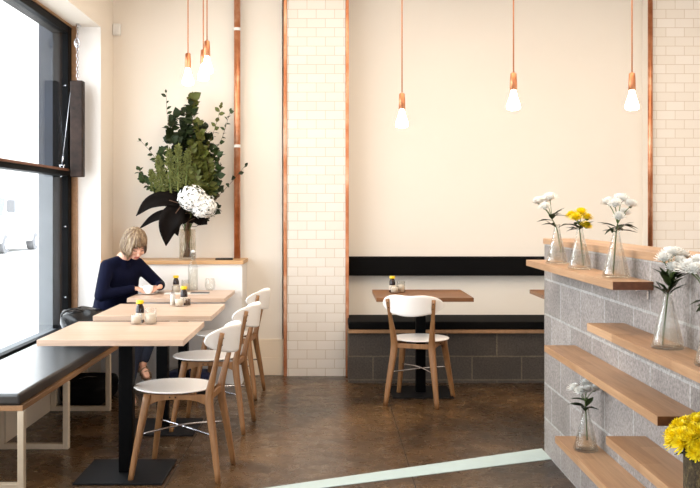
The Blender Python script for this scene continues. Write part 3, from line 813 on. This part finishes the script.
flower_stem(SX+.005, 2.80, z, (.01, 0, .012), [hp(688, 268.5, 2.78), hp(699, 264, 2.80), hp(694, 270, 2.74), hp(706, 268, 2.84)], 'petal_white',
            'white chrysanthemum at the right edge of the picture bending left', G, [.030, .032, .026, .028], 7, 5, hang=[(-1, 0, .05), (1, 0, .2)])
z = .306
flask(SX-.005, 4.16, z, 'small flask vase alone on the lowest shelf')
flower_stem(SX-.005, 4.16, z, (.006, 0, .045), [hp(574.5, 388.5, 4.16), hp(586, 384.5, 4.18), hp(594.5, 389, 4.15), hp(580.5, 391.5, 4.1), hp(587, 390, 4.1)], 'petal_white',
            'white chrysanthemum in the flask on the lowest shelf', G, [.026, .028, .025, .024, .022], 8, 8, neck=.18)

# potted yellow chrysanthemum
rnd = random.Random(21)
py_ = thing('potted_chrysanthemum', 'bushy yellow chrysanthemum in a bark-covered pot at the lower right', 'potted plant', (SX-.004, 2.80, .504))
bm = bmesh.new(); lathe(bm, [(0, 0), (.074, 0), (.076, .01), (.077, .145), (.071, .146), (.069, .135), (0, .133)], 32)
for v in bm.verts:
    n_ = noise.noise(Vector((v.co.x*40, v.co.y*40, v.co.z*25)))
    v.co.x *= 1+.02*n_; v.co.y *= 1+.02*n_
fin('pot', bm, 'bark', py_, smooth=True)
bm = bmesh.new()
for k in range(80):
    d = rvec(rnd, rnd.uniform(.1, 1.4)); p = Vector((0, 0, .13))+Vector((d.x, d.y, d.z*.5))*rnd.uniform(.02, .06)
    leaf(bm, p, d, Vector((0, 0, 1)), .05, .026, .3)
rawfin('foliage', bm, 'leaf_dark', py_)
for k in range(58):
    q = (k+.5)/58; th = math.acos(1-1.12*q); an = k*2.39996
    v = Vector((math.sin(th)*math.cos(an)*.108, math.sin(th)*math.sin(an)*.112, .170+math.cos(th)*.075))
    if v.x > .072: v.x = .072+rnd.uniform(-.01, 0)   # the wall stands behind
    v += Vector((rnd.uniform(-.006, .0), rnd.uniform(-.006, .006), rnd.uniform(-.008, .008)))
    bm = bmesh.new(); mum_head(bm, v, rnd.uniform(.026, .032), Vector((v.x, v.y, (v.z-.12)*1.4)), rnd, 50); rawfin('flower_head', bm, 'petal_yellow', py_)

# ---- the tall arrangement on the ledge
VX, VY, VZ = P(187.5, 0, 7.55).x, 7.55, .98
fv = thing('glass_vase', 'clear cylinder vase full of stems on the oak ledge', 'vase', (VX, VY, VZ))
bm = bmesh.new(); lathe(bm, [(0, 0), (.066, 0), (.069, .005), (.069, .245), (.064, .245), (.064, .012), (0, .010)], 36); fin('glass', bm, 'vase_glass', fv, smooth=True)
bm = bmesh.new(); lathe(bm, [(0, .0115), (.062, .0115), (.062, .13), (0, .13)], 32); fin('water', bm, 'water', fv, smooth=True)
rnd = random.Random(11)
def branch(name, label, cat, pts, lmat, L, W, step, start=.35, rounded=False, group='greenery in the tall arrangement', tip=None, stem='twig', sr=.003, jit=1.0, seed=0):
    rnd = random.Random(seed+int(pts[-1][0]*7)); O = Vector((VX, VY, VZ))
    t = thing(name, label, cat, O, 0, group)
    a = rnd.uniform(0, 2*PI); rr = rnd.uniform(.01, .045)
    w_ = [Vector((-rr*math.cos(a), -rr*math.sin(a), .02)), Vector((rr*.7*math.cos(a), rr*.7*math.sin(a), .25))]+[P(x, y, VY+dy)-O for x, y, dy in pts]
    sp = spline(w_, 40); bm = bmesh.new(); tube(bm, sp, [sr*(1.15-.75*i/40) for i in range(41)], 7); fin('stem', bm, stem, t, smooth=True)
    ln = [0]
    for i in range(40): ln.append(ln[-1]+(sp[i+1]-sp[i]).length)
    tot = ln[-1]; s = tot*start; bm = bmesh.new(); side = 1
    while s < tot:
        i = max(k for k in range(41) if ln[k] <= s); i = min(i, 39)
        p = sp[i].lerp(sp[i+1], (s-ln[i])/max(1e-6, ln[i+1]-ln[i])); tg = (sp[i+1]-sp[i]).normalized()
        A, B = frame_of(tg); an = rnd.uniform(0, 2*PI)
        d = (tg*.5+(A*math.cos(an)+B*math.sin(an))*jit).normalized()
        if d.y > .3: d.y *= .3
        sc = rnd.uniform(1.05, 1.6)*(1-.3*s/tot)
        nn = Vector((rnd.uniform(-.5, .5), -1.0, rnd.uniform(0, .9)))
        if rnd.random() < .75: leaf(bm, p, d, nn, L*sc, W*sc, rnd.uniform(.0, .3), rounded=rounded)
        else: leaf(bm, p, d, Vector((rnd.uniform(-1, 1), 0, 1)), L*sc, W*sc, .2, rounded=rounded)
        s += step*.72*rnd.uniform(.7, 1.3)
    leaf(bm, sp[-1], (sp[-1]-sp[-3]), Vector((.2, -1, .3)), L*.7, W*.7, .1, rounded=rounded)
    rawfin('leaves', bm, lmat, t); return t
B_ = branch
B_('ivy_branch', 'topmost dark ivy branch rising to just under the hanging bulbs', 'branch', [(189, 185, -.05), (194, 140, -.06), (191, 105, -.04)], 'leaf_deep', .085, .07, .022, .4, True, seed=1)
B_('ivy_branch', 'olive-tipped leafy sprig at the very top of the arrangement', 'branch', [(190, 190, 0), (196, 150, 0), (195, 118, -.02), (193, 98, -.03)], 'leaf_olive', .075, .065, .012, .9, True, seed=2)
B_('ivy_branch', 'dark ivy branch on the upper left side of the arrangement', 'branch', [(184, 180, -.06), (175, 152, -.06), (172, 128, -.05), (182, 112, -.04)], 'leaf_deep', .08, .07, .018, .45, True, seed=3)
B_('ivy_branch', 'dark ivy branch through the middle of the arrangement', 'branch', [(190, 190, -.04), (186, 160, -.04), (184, 140, -.02), (198, 130, 0)], 'leaf_deep', .08, .07, .016, .4, True, seed=4)
B_('ivy_branch', 'dark leafy branch low on the right of the arrangement', 'branch', [(200, 195, -.03), (211, 185, -.03), (210, 165, -.02), (205, 150, 0)], 'leaf_mid', .075, .06, .016, .4, True, seed=5)
B_('leafy_branch', 'olive round-leaved branch right of centre', 'branch', [(198, 195, -.09), (203, 165, -.10), (201, 140, -.09), (198, 122, -.06)], 'leaf_olive', .07, .055, .014, .45, True, seed=6)
B_('leafy_branch', 'olive leafy branch filling the right half below the sprigs', 'branch', [(204, 200, -.08), (210, 180, -.10), (207, 155, -.10)], 'leaf_olive', .07, .055, .014, .4, True, seed=7)
B_('eucalyptus_sprig', 'tall sprig at the upper right pointing towards the copper pipe', 'branch', [(205, 185, 0), (213, 155, -.02), (222, 138, -.03), (230, 112, -.04)], 'leaf_mid', .05, .032, .045, .5, seed=8)
B_('eucalyptus_sprig', 'sprig at the upper right with its tip beside the pipe clip', 'branch', [(206, 180, -.04), (208, 150, -.05), (215, 128, -.05), (221, 106, -.06)], 'leaf_olive', .05, .032, .04, .5, seed=9)
B_('eucalyptus_sprig', 'thin sprig arching in front of the copper pipe', 'branch', [(203, 210, -.05), (214, 200, -.10), (228, 186, -.13), (245, 166, -.15)], 'leaf_deep', .05, .034, .085, .5, seed=10)
B_('eucalyptus_sprig', 'thin sprig with few leaves at the far left', 'branch', [(176, 200, -.05), (165, 175, -.08), (153, 155, -.08), (141, 141, -.08)], 'leaf_dark', .045, .028, .06, .6, seed=11)
B_('eucalyptus_sprig', 'slender upright sprig at the top left', 'branch', [(182, 180, -.03), (175, 150, -.05), (168, 122, -.06), (166, 93, -.06)], 'leaf_dark', .045, .026, .07, .55, seed=12)
B_('leafy_branch', 'round-leaved branch spreading left over the dark magnolia leaves', 'branch', [(176, 205, -.08), (160, 195, -.10), (148, 185, -.10), (139, 170, -.10)], 'leaf_mid', .055, .05, .02, .5, True, seed=13)
B_('leafy_branch', 'round-leaved branch ending lowest on the left', 'branch', [(176, 205, -.05), (163, 190, -.05), (154, 186, -.06), (143, 182, -.06)], 'leaf_mid', .05, .045, .022, .5, True, seed=14)
B_('leafy_branch', 'dark branch right of the white hydrangea', 'branch', [(200, 215, -.02), (211, 205, -.03), (218, 195, -.03), (214, 178, -.03)], 'leaf_deep', .065, .045, .03, .5, seed=15)
B_('leafy_branch', 'dark leaves low on the right beneath the white hydrangea', 'branch', [(197, 226, 0), (206, 216, 0), (217, 208, 0)], 'leaf_deep', .06, .045, .03, .7, seed=16)
B_('ivy_branch', 'dark ivy branch crossing to the upper right of centre', 'branch', [(196, 190, -.05), (203, 165, -.04), (208, 145, -.03), (206, 128, -.02)], 'leaf_deep', .075, .065, .018, .4, True, seed=21)
B_('leafy_branch', 'mid-green leafy branch on the right edge of the foliage', 'branch', [(203, 205, -.06), (214, 185, -.07), (219, 168, -.07), (216, 150, -.06)], 'leaf_mid', .065, .055, .02, .45, True, seed=22)
B_('leafy_branch', 'mid-green leafy branch rising behind the plumes on the left', 'branch', [(178, 200, 0), (164, 180, -.01), (158, 165, -.01), (165, 150, -.01)], 'leaf_mid', .065, .055, .018, .45, True, seed=23)
B_('leafy_branch', 'olive leafy branch in the very middle above the hydrangea', 'branch', [(192, 195, -.13), (196, 175, -.14), (193, 158, -.13), (190, 145, -.12)], 'leaf_olive', .07, .055, .014, .4, True, seed=24)
B_('ivy_branch', 'dark ivy branch filling the centre behind the plumes', 'branch', [(184, 200, .0), (178, 175, .0), (180, 155, .0), (188, 120, .0)], 'leaf_deep', .085, .07, .015, .35, True, seed=25)
def plume(px, py, bx, by, dy, label):
    O = Vector((VX, VY, VZ)); t = thing('amaranth_plume', label, 'flower', O, 0, 'green amaranth plumes')
    rn = random.Random(int(px*3+py)); tip = P(px, py, VY+dy)-O; base = P(bx, by, VY+dy+.02)-O
    sp = spline([Vector((rn.uniform(-.04, .04), rn.uniform(-.04, .04), .02)), Vector((rn.uniform(-.03, .03), 0, .25)), base, tip], 24)
    bm = bmesh.new(); tube(bm, sp, .003, 6); fin('stem', bm, 'stem_green', t, smooth=True)
    bm = bmesh.new(); tube(bm, [base, base.lerp(tip, .4), tip], [.010, .010, .004], 8)
    for k in range(420):
        u = rn.random()**.8; p = base.lerp(tip, u); rad = (.040+.012*math.sin(u*19+px))*(1-u)**.5+.008
        d = Vector((rn.gauss(0, 1), rn.gauss(0, 1), rn.gauss(.5, .8))).normalized(); q = p+d*rad*rn.uniform(.35, 1)
        leaf(bm, q, d+Vector((0, 0, .5)), Vector((rn.uniform(-1, 1), -1, rn.uniform(-1, 1))), .022, .012, .1, seg=2)
    rawfin('flower_spike', bm, 'plume_green', t); return t
plume(158, 158, 164, 196, -.14, 'pale green plume leftmost of the cluster')
plume(169, 150, 171, 194, -.15, 'pale green plume second from the left of the cluster')
plume(178, 146, 178, 190, -.17, 'tallest pale green plume in the middle of the cluster')
plume(188, 152, 186, 188, -.16, 'pale green plume rightmost of the cluster')
plume(151, 172, 160, 200, -.12, 'short pale green plume lowest on the left')
def magnolia(pts, W, label, mi=0):
    O = Vector((VX, VY, VZ)); t = thing('magnolia_leaf', label, 'leaf', O, 0, 'dark magnolia leaves')
    w_ = [P(x, y, VY+dy)-O for x, y, dy in pts]; sp = spline(w_, 16); bm = bmesh.new(); prev = None
    for i, p in enumerate(sp):
        u = i/16; wv = W/2*math.sin(PI*u**.85)+.002; tg = (sp[min(i+1, 16)]-sp[max(i-1, 0)]).normalized()
        sd = tg.cross(Vector((.2, -1, .35))).normalized(); n = sd.cross(tg)
        row = [bm.verts.new(p+sd*wv*k+n*(abs(k)**1.5*wv*.35)) for k in (-1, -.5, 0, .5, 1)]
        if prev:
            for k in range(4): bm.faces.new((prev[k], prev[k+1], row[k+1], row[k]))
        prev = row
    fin('blade', bm, 'magnolia_leaf', t, smooth=True, solid=.0015)
    bm = bmesh.new(); tube(bm, spline([Vector((.0, 0, .03)), Vector((0, -.02, .25)), sp[0], sp[5]], 16), .004, 7); fin('stalk', bm, 'twig', t, smooth=True)
magnolia([(188, 208, -.12), (168, 200, -.18), (150, 203, -.2), (136, 216, -.2)], .12, 'dark magnolia leaf stretching farthest left')
magnolia([(186, 216, -.10), (170, 214, -.17), (154, 218, -.18), (139, 229, -.18)], .075, 'narrow dark magnolia leaf curling just above the person')
magnolia([(184, 205, -.14), (175, 214, -.19), (168, 228, -.2), (166, 246, -.19)], .18, 'broad dark magnolia leaf hanging straight down left of the vase')
magnolia([(190, 214, -.08), (182, 214, -.14), (174, 222, -.16), (178, 236, -.16)], .17, 'dark magnolia leaf hanging beside the glass vase')
magnolia([(188, 216, -.06), (176, 204, -.11), (168, 198, -.13), (158, 194, -.14)], .15, 'dark magnolia leaf behind the pale green plumes')
magnolia([(188, 222, -.04), (196, 218, -.09), (203, 222, -.12), (200, 214, -.14)], .10, 'dark magnolia leaf tucked under the white hydrangea')
def hydrangea(px, py, dy, r, label, seed):
    O = Vector((VX, VY, VZ)); t = thing('hydrangea', label, 'flower', O, 0, 'white hydrangea heads'); rn = random.Random(seed)
    c = P(px, py, VY+dy)-O
    bm = bmesh.new(); tube(bm, spline([Vector((.01, .02, .02)), Vector((.02, 0, .25)), c], 12), .005, 8); fin('stem', bm, 'stem_green', t, smooth=True)
    bm = bmesh.new()
    for k in range(190):
        zz = 1-2*(k+.5)/190; an = k*2.39996; rr = math.sqrt(1-zz*zz); d = Vector((rr*math.cos(an), rr*math.sin(an), zz))
        if d.y > .75: continue
        p = c+Vector((d.x, d.y, d.z*.88))*r*rn.uniform(.78, 1.1); a, b = frame_of((d+Vector((rn.uniform(-.4, .4), 0, rn.uniform(-.4, .4)))).normalized()); ph = rn.uniform(0, PI)
        for q in range(4):
            e = a*math.cos(ph+q*PI/2)+b*math.sin(ph+q*PI/2)
            leaf(bm, p, e+d*.45, d, .0205, .018, .2, rounded=True, seg=3)
    rawfin('flower_head', bm, 'petal_white', t)
    bm = bmesh.new(); ball(bm, c, r*.70, (1, 1, .88), 16); fin('shade_core', bm, 'leaf_mid', t, smooth=True)  # dark ball added so gaps between florets read as shaded
hydrangea(192, 198, -.20, .105, 'large white hydrangea head at the front of the arrangement, left one', 1)
hydrangea(203, 206, -.17, .100, 'white hydrangea head lower and to the right of the larger one', 2)

# ================================================================== PERSON
def blob(caps, ells=(), voxel=.007, smooth=6, extra=None):
    """fuse tapered limbs and ellipsoids into one continuous surface"""
    bm = bmesh.new()
    for p0, r0, p1, r1 in caps:
        p0, p1 = Vector(p0), Vector(p1); d = p1-p0; N = max(2, int(d.length/min(r0, r1)*2.2)); N = min(N, 40)
        for i in range(N+1):
            u = i/N; r = r0+(r1-r0)*u
            bmesh.ops.create_icosphere(bm, subdivisions=2, radius=r*1.01, matrix=Matrix.Translation(p0.lerp(p1, u)))
    for mtx in ells: bmesh.ops.create_icosphere(bm, subdivisions=3, radius=1.0, matrix=mtx)
    if extra: extra(bm)
    me = bpy.data.meshes.new('tmp'); bm.to_mesh(me); bm.free()
    o = bpy.data.objects.new('tmp', me); COL.objects.link(o)
    m = o.modifiers.new('r', 'REMESH'); m.mode = 'VOXEL'; m.voxel_size = voxel
    if smooth:
        s = o.modifiers.new('s', 'SMOOTH'); s.iterations = smooth; s.factor = .5
    dg = bpy.context.evaluated_depsgraph_get(); out = bpy.data.meshes.new_from_object(o.evaluated_get(dg))
    bpy.data.objects.remove(o); out.materials.clear(); return out
pr = thing('person', 'person in a navy jumper seated on the window bench, looking down at a cup', 'person', (-1.68, 7.10, .475))
O = Vector(pr.location); V = lambda x, y, z: Vector((x, y, z))-O
Rv = Vector((-.73, -.68, 0)); Fv = Vector((.68, -.73, 0))
Pel = V(-1.665, 7.10, .60); Ch = V(-1.585, 7.02, .90); Nk = V(-1.555, 6.985, 1.02)
SR = V(-1.655, 6.905, .960); SL = V(-1.468, 7.085, .968)
ER = V(-1.675, 6.79, .755); WR = V(-1.465, 6.93, .795)
EL = V(-1.318, 7.19, .800); WL = V(-1.275, 6.985, .805)
KL = V(-1.29, 6.90, .60); AL = V(-1.372, 6.80, .25); KR = V(-1.40, 6.80, .56); AR = V(-1.455, 6.72, .085)
HL = Pel-Rv*.085+Vector((0, 0, -.03)); HR = Pel+Rv*.085+Vector((0, 0, -.03))
HC = V(-1.446, 6.895, 1.124)       # head centre
hrot = Matrix(((1, 0, 0), (0, 1, 0), (0, 0, 1))).to_4x4()
yaw = math.atan2(-.80, .60)        # the way the face points, seen from above
Hm = Matrix.Translation(HC) @ Matrix.Rotation(yaw-PI/2, 4, 'Z') @ Matrix.Rotation(R(-30), 4, 'X')
Hp = lambda x, y, z: Hm @ Vector((x, y, z))
def ell(x, y, z, a, b, c, rx=0): return Hm @ Matrix.Translation((x, y, z)) @ Matrix.Rotation(rx, 4, 'X') @ Matrix.Diagonal((a, b, c, 1))
head_e = [ell(0, -.015, .025, .073, .090, .085), ell(0, .022, -.025, .060, .066, .078), ell(0, .040, -.070, .036, .038, .030),
          ell(0, .088, -.018, .0095, .013, .030, R(14)), ell(0, .096, -.036, .0125, .012, .009),
          ell(-.030, .066, -.028, .022, .020, .020), ell(.030, .066, -.028, .022, .020, .020),
          ell(0, .080, -.060, .020, .009, .0055), ell(0, .078, -.068, .018, .009, .006), ell(0, .074, .018, .045, .014, .010),
          ell(-.074, -.010, -.008, .008, .018, .028), ell(.074, -.010, -.008, .008, .018, .028)]
def hand(wr, d, nrm, thumb_side, curl=1.0):
    """palm and five fingers; d = direction, nrm = back of the hand, fingers curl away from nrm"""
    d = d.normalized(); nrm = (nrm-d*nrm.dot(d)).normalized(); sd = d.cross(nrm).normalized()*thumb_side
    caps = []; kn = wr+d*.078
    for k in (-1.5, -.5, .5, 1.5): caps.append((wr+sd*k*.007, .014, kn+sd*k*.0165, .0105))
    for k, L in ((1.5, .066), (.5, .074), (-.5, .070), (-1.5, .055)):
        p = kn+sd*k*.0175; dd = d.copy(); r = .0085
        for j, fr in enumerate((.45, .30, .25)):
            dd = (Matrix.Rotation(-curl*R((28, 42, 34)[j]), 3, d.cross(nrm)) @ dd).normalized() if True else dd
            q = p+dd*L*fr; caps.append((p, r, q, r*.92)); p = q; r *= .92
    t0 = wr+d*.022+sd*.018; t1 = t0+(d*.6+sd*.75-nrm*.25).normalized()*.034; t2 = t1+(d*.95+sd*.05-nrm*.5).normalized()*.030
    caps += [(t0, .013, t1, .010), (t1, .010, t2, .0085)]
    return caps
cup = Vector((-1.37, 7.02, .79))-O
hR = hand(WR, (cup-WR)*1.0+Vector((-.02, -.045, 0)), Vector((-.7, -.5, .65)), 1, 1.0)
hL = hand(WL, (cup-WL)+Vector((.03, -.01, .0)), Vector((.55, -.45, .7)), -1, 1.05)
limbs = [(Pel, .08, Ch, .075), (Ch, .075, Nk, .05), (Nk, .046, Hp(0, -.02, -.06), .044), (SR, .035, ER, .03), (ER, .03, WR, .021), (SL, .035, EL, .03), (EL, .03, WL, .021),
         (Ch, .06, SR, .035), (Ch, .06, SL, .035), (HL, .06, KL, .045), (KL, .045, AL, .030), (HR, .06, KR, .045), (KR, .045, AR, .030), (Pel, .07, HL, .06), (Pel, .07, HR, .06)]
def foot(A, toe):
    d = toe-A; hl = A+Vector((0, 0, -.035))-d.normalized()*.02
    return [(A, .030, hl, .028), (hl, .027, A.lerp(toe, .65)+Vector((0, 0, -.004)), .026), (A.lerp(toe, .6), .026, toe, .017), (A.lerp(toe, .65)+Rv*.018, .02, toe+Rv*.018, .013)]
TL = AL+Vector((.055, -.085, -.075)); TR = AR+Vector((.07, -.15, -.062))
me = blob(limbs+hR+hL+foot(AL, TL)+foot(AR, TR), head_e, .0045, 3)
bo = link('body', me, ['skin', 'lips', 'eye_line'], pr, smooth=True)
Hi = Hm.inverted()
for p in me.polygons:
    q = Hi @ p.center
    if q.y > .06 and abs(q.x) < .021 and -.073 < q.z < -.054: p.material_index = 1
    elif q.y > .045 and .014 < abs(q.x) < .043 and (.014 < q.z < .021 or -.010 < q.z < -.005): p.material_index = 2
# jumper
sw_caps = [(Pel+Vector((0, 0, -.05))+Rv*.06, .115, Ch+Rv*.055, .098), (Pel+Vector((0, 0, -.05))-Rv*.06, .115, Ch-Rv*.055, .098), (Pel, .12, Ch, .10),
           (Ch+Rv*.06, .095, SR+Vector((0, 0, -.012)), .056), (Ch-Rv*.06, .095, SL+Vector((0, 0, -.012)), .056),
           (Ch+Fv*.03+Rv*.06, .07, Ch+Fv*.03-Rv*.06, .07), (Ch-Rv*.075, .085, Pel-Rv*.09+Fv*.02, .10), (Ch, .09, Nk+Vector((0, 0, -.035)), .058),
           (SR, .056, ER, .048), (ER, .047, WR-(WR-ER).normalized()*.012, .031), (SL, .054, EL, .046), (EL, .044, WL-(WL-EL).normalized()*.012, .030),
           (SR, .055, Nk+Rv*.04+Vector((0, 0, -.025)), .045), (SL, .055, Nk-Rv*.04+Vector((0, 0, -.025)), .045)]
me = blob(sw_caps, (), .008, 8); link('jumper', me, 'navy_knit', pr, smooth=True)
jn = [(Pel+Vector((0, 0, -.02)), .11, Pel+Vector((0, 0, -.045)), .115), (HL, .098, KL, .066), (HR, .098, KR, .066), (KL, .064, KL.lerp(AL, .35), .060), (KL.lerp(AL, .35), .060, KL.lerp(AL, .88), .042),
      (KR, .064, KR.lerp(AR, .35), .060), (KR.lerp(AR, .35), .060, KR.lerp(AR, .90), .042)]
me = blob(jn, (), .008, 6)
for v in me.vertices:
    if v.co.z < 0.002 and v.co.x < .22 and (v.co.y > -.28): v.co.z = max(v.co.z, .002) if v.co.z > -.11 else v.co.z
link('jeans', me, 'denim', pr, smooth=True)
for A, T in ((AL, TL), (AR, TR)):
    bm = bmesh.new(); d = (T-A).normalized(); hl = A+Vector((0, 0, -.062))-d*.05; tt = T+Vector((0, 0, -.020))+d*.02
    tube(bm, [hl, hl.lerp(tt, .3), hl.lerp(tt, .7), tt], [.026, .028, .036, .022], 12, ry=[.007]*4)
    sd = d.cross(Vector((0, 0, 1))).normalized()
    for u in (.30, .55, .78):
        c = hl.lerp(tt, u); tube(bm, spline([c-sd*.034, c-sd*.03+Vector((0, 0, .035)), c+Vector((0, 0, .055)), c+sd*.03+Vector((0, 0, .035)), c+sd*.034], 12), .006, 6)
    fin('sandal', bm, 'sandal_tan', pr, smooth=True)
# hair: cap of locks falling from the crown, fringe in front, bob at the sides
bm = bmesh.new(); rn = random.Random(5)
def hair_pt(phi, s, out=0.0):
    """phi 0 = over the face; s metres below the crown along the strand"""
    rx, ry_, rz = .079+out, .104+out, .100+out
    arc = .13
    cx0, cy0, cz0 = 0, -.012, .022
    th = min(s/arc, 1.0)*(PI/2); k = 1.0
    x = math.sin(phi)*rx*math.sin(th); y = math.cos(phi)*ry_*math.sin(th); z = rz*math.cos(th)
    if s > arc:
        dn = s-arc; z -= dn; k = 1+.10*math.sin(min(1, dn/.10)*PI)-.25*max(0, dn-.06)/.1
        x *= k; y *= k
    return Hm @ Vector((cx0+x, cy0+y, cz0+z))
def length(phi):
    p = (phi+PI) % (2*PI)-PI
    side = .245 if p > 0 else .205
    a, b = (.55, .80) if p > 0 else (.75, 1.0)
    p = abs(p)
    if p < a: return .118
    if p < b: return .118+(p-a)/(b-a)*(side-.118)
    return side
for k in range(150):
    phi = 2*PI*k/150; Ls = length(phi)+rn.uniform(-.016, .012); off = rn.uniform(-.002, .005)
    pts = [hair_pt(phi+.10*math.sin(3*i/12)*rn.uniform(-.7, .7), Ls*i/12, off) for i in range(13)]
    tube(bm, pts, [.003]+[.0078]*10+[.006, .002], 6, ry=[.003]+[.0045]*10+[.003, .001])
N1, N2 = 60, 14; g = []
for i in range(N1):
    phi = 2*PI*i/N1; Ls = length(phi)-.008; g.append([bm.verts.new(hair_pt(phi, max(.001, Ls*j/N2), -.003)) for j in range(N2+1)])
for i in range(N1):
    for j in range(N2):
        bm.faces.new((g[i][j], g[(i+1) % N1][j], g[(i+1) % N1][j+1], g[i][j+1]))
fin('hair', bm, 'hair_blond', pr, smooth=True)
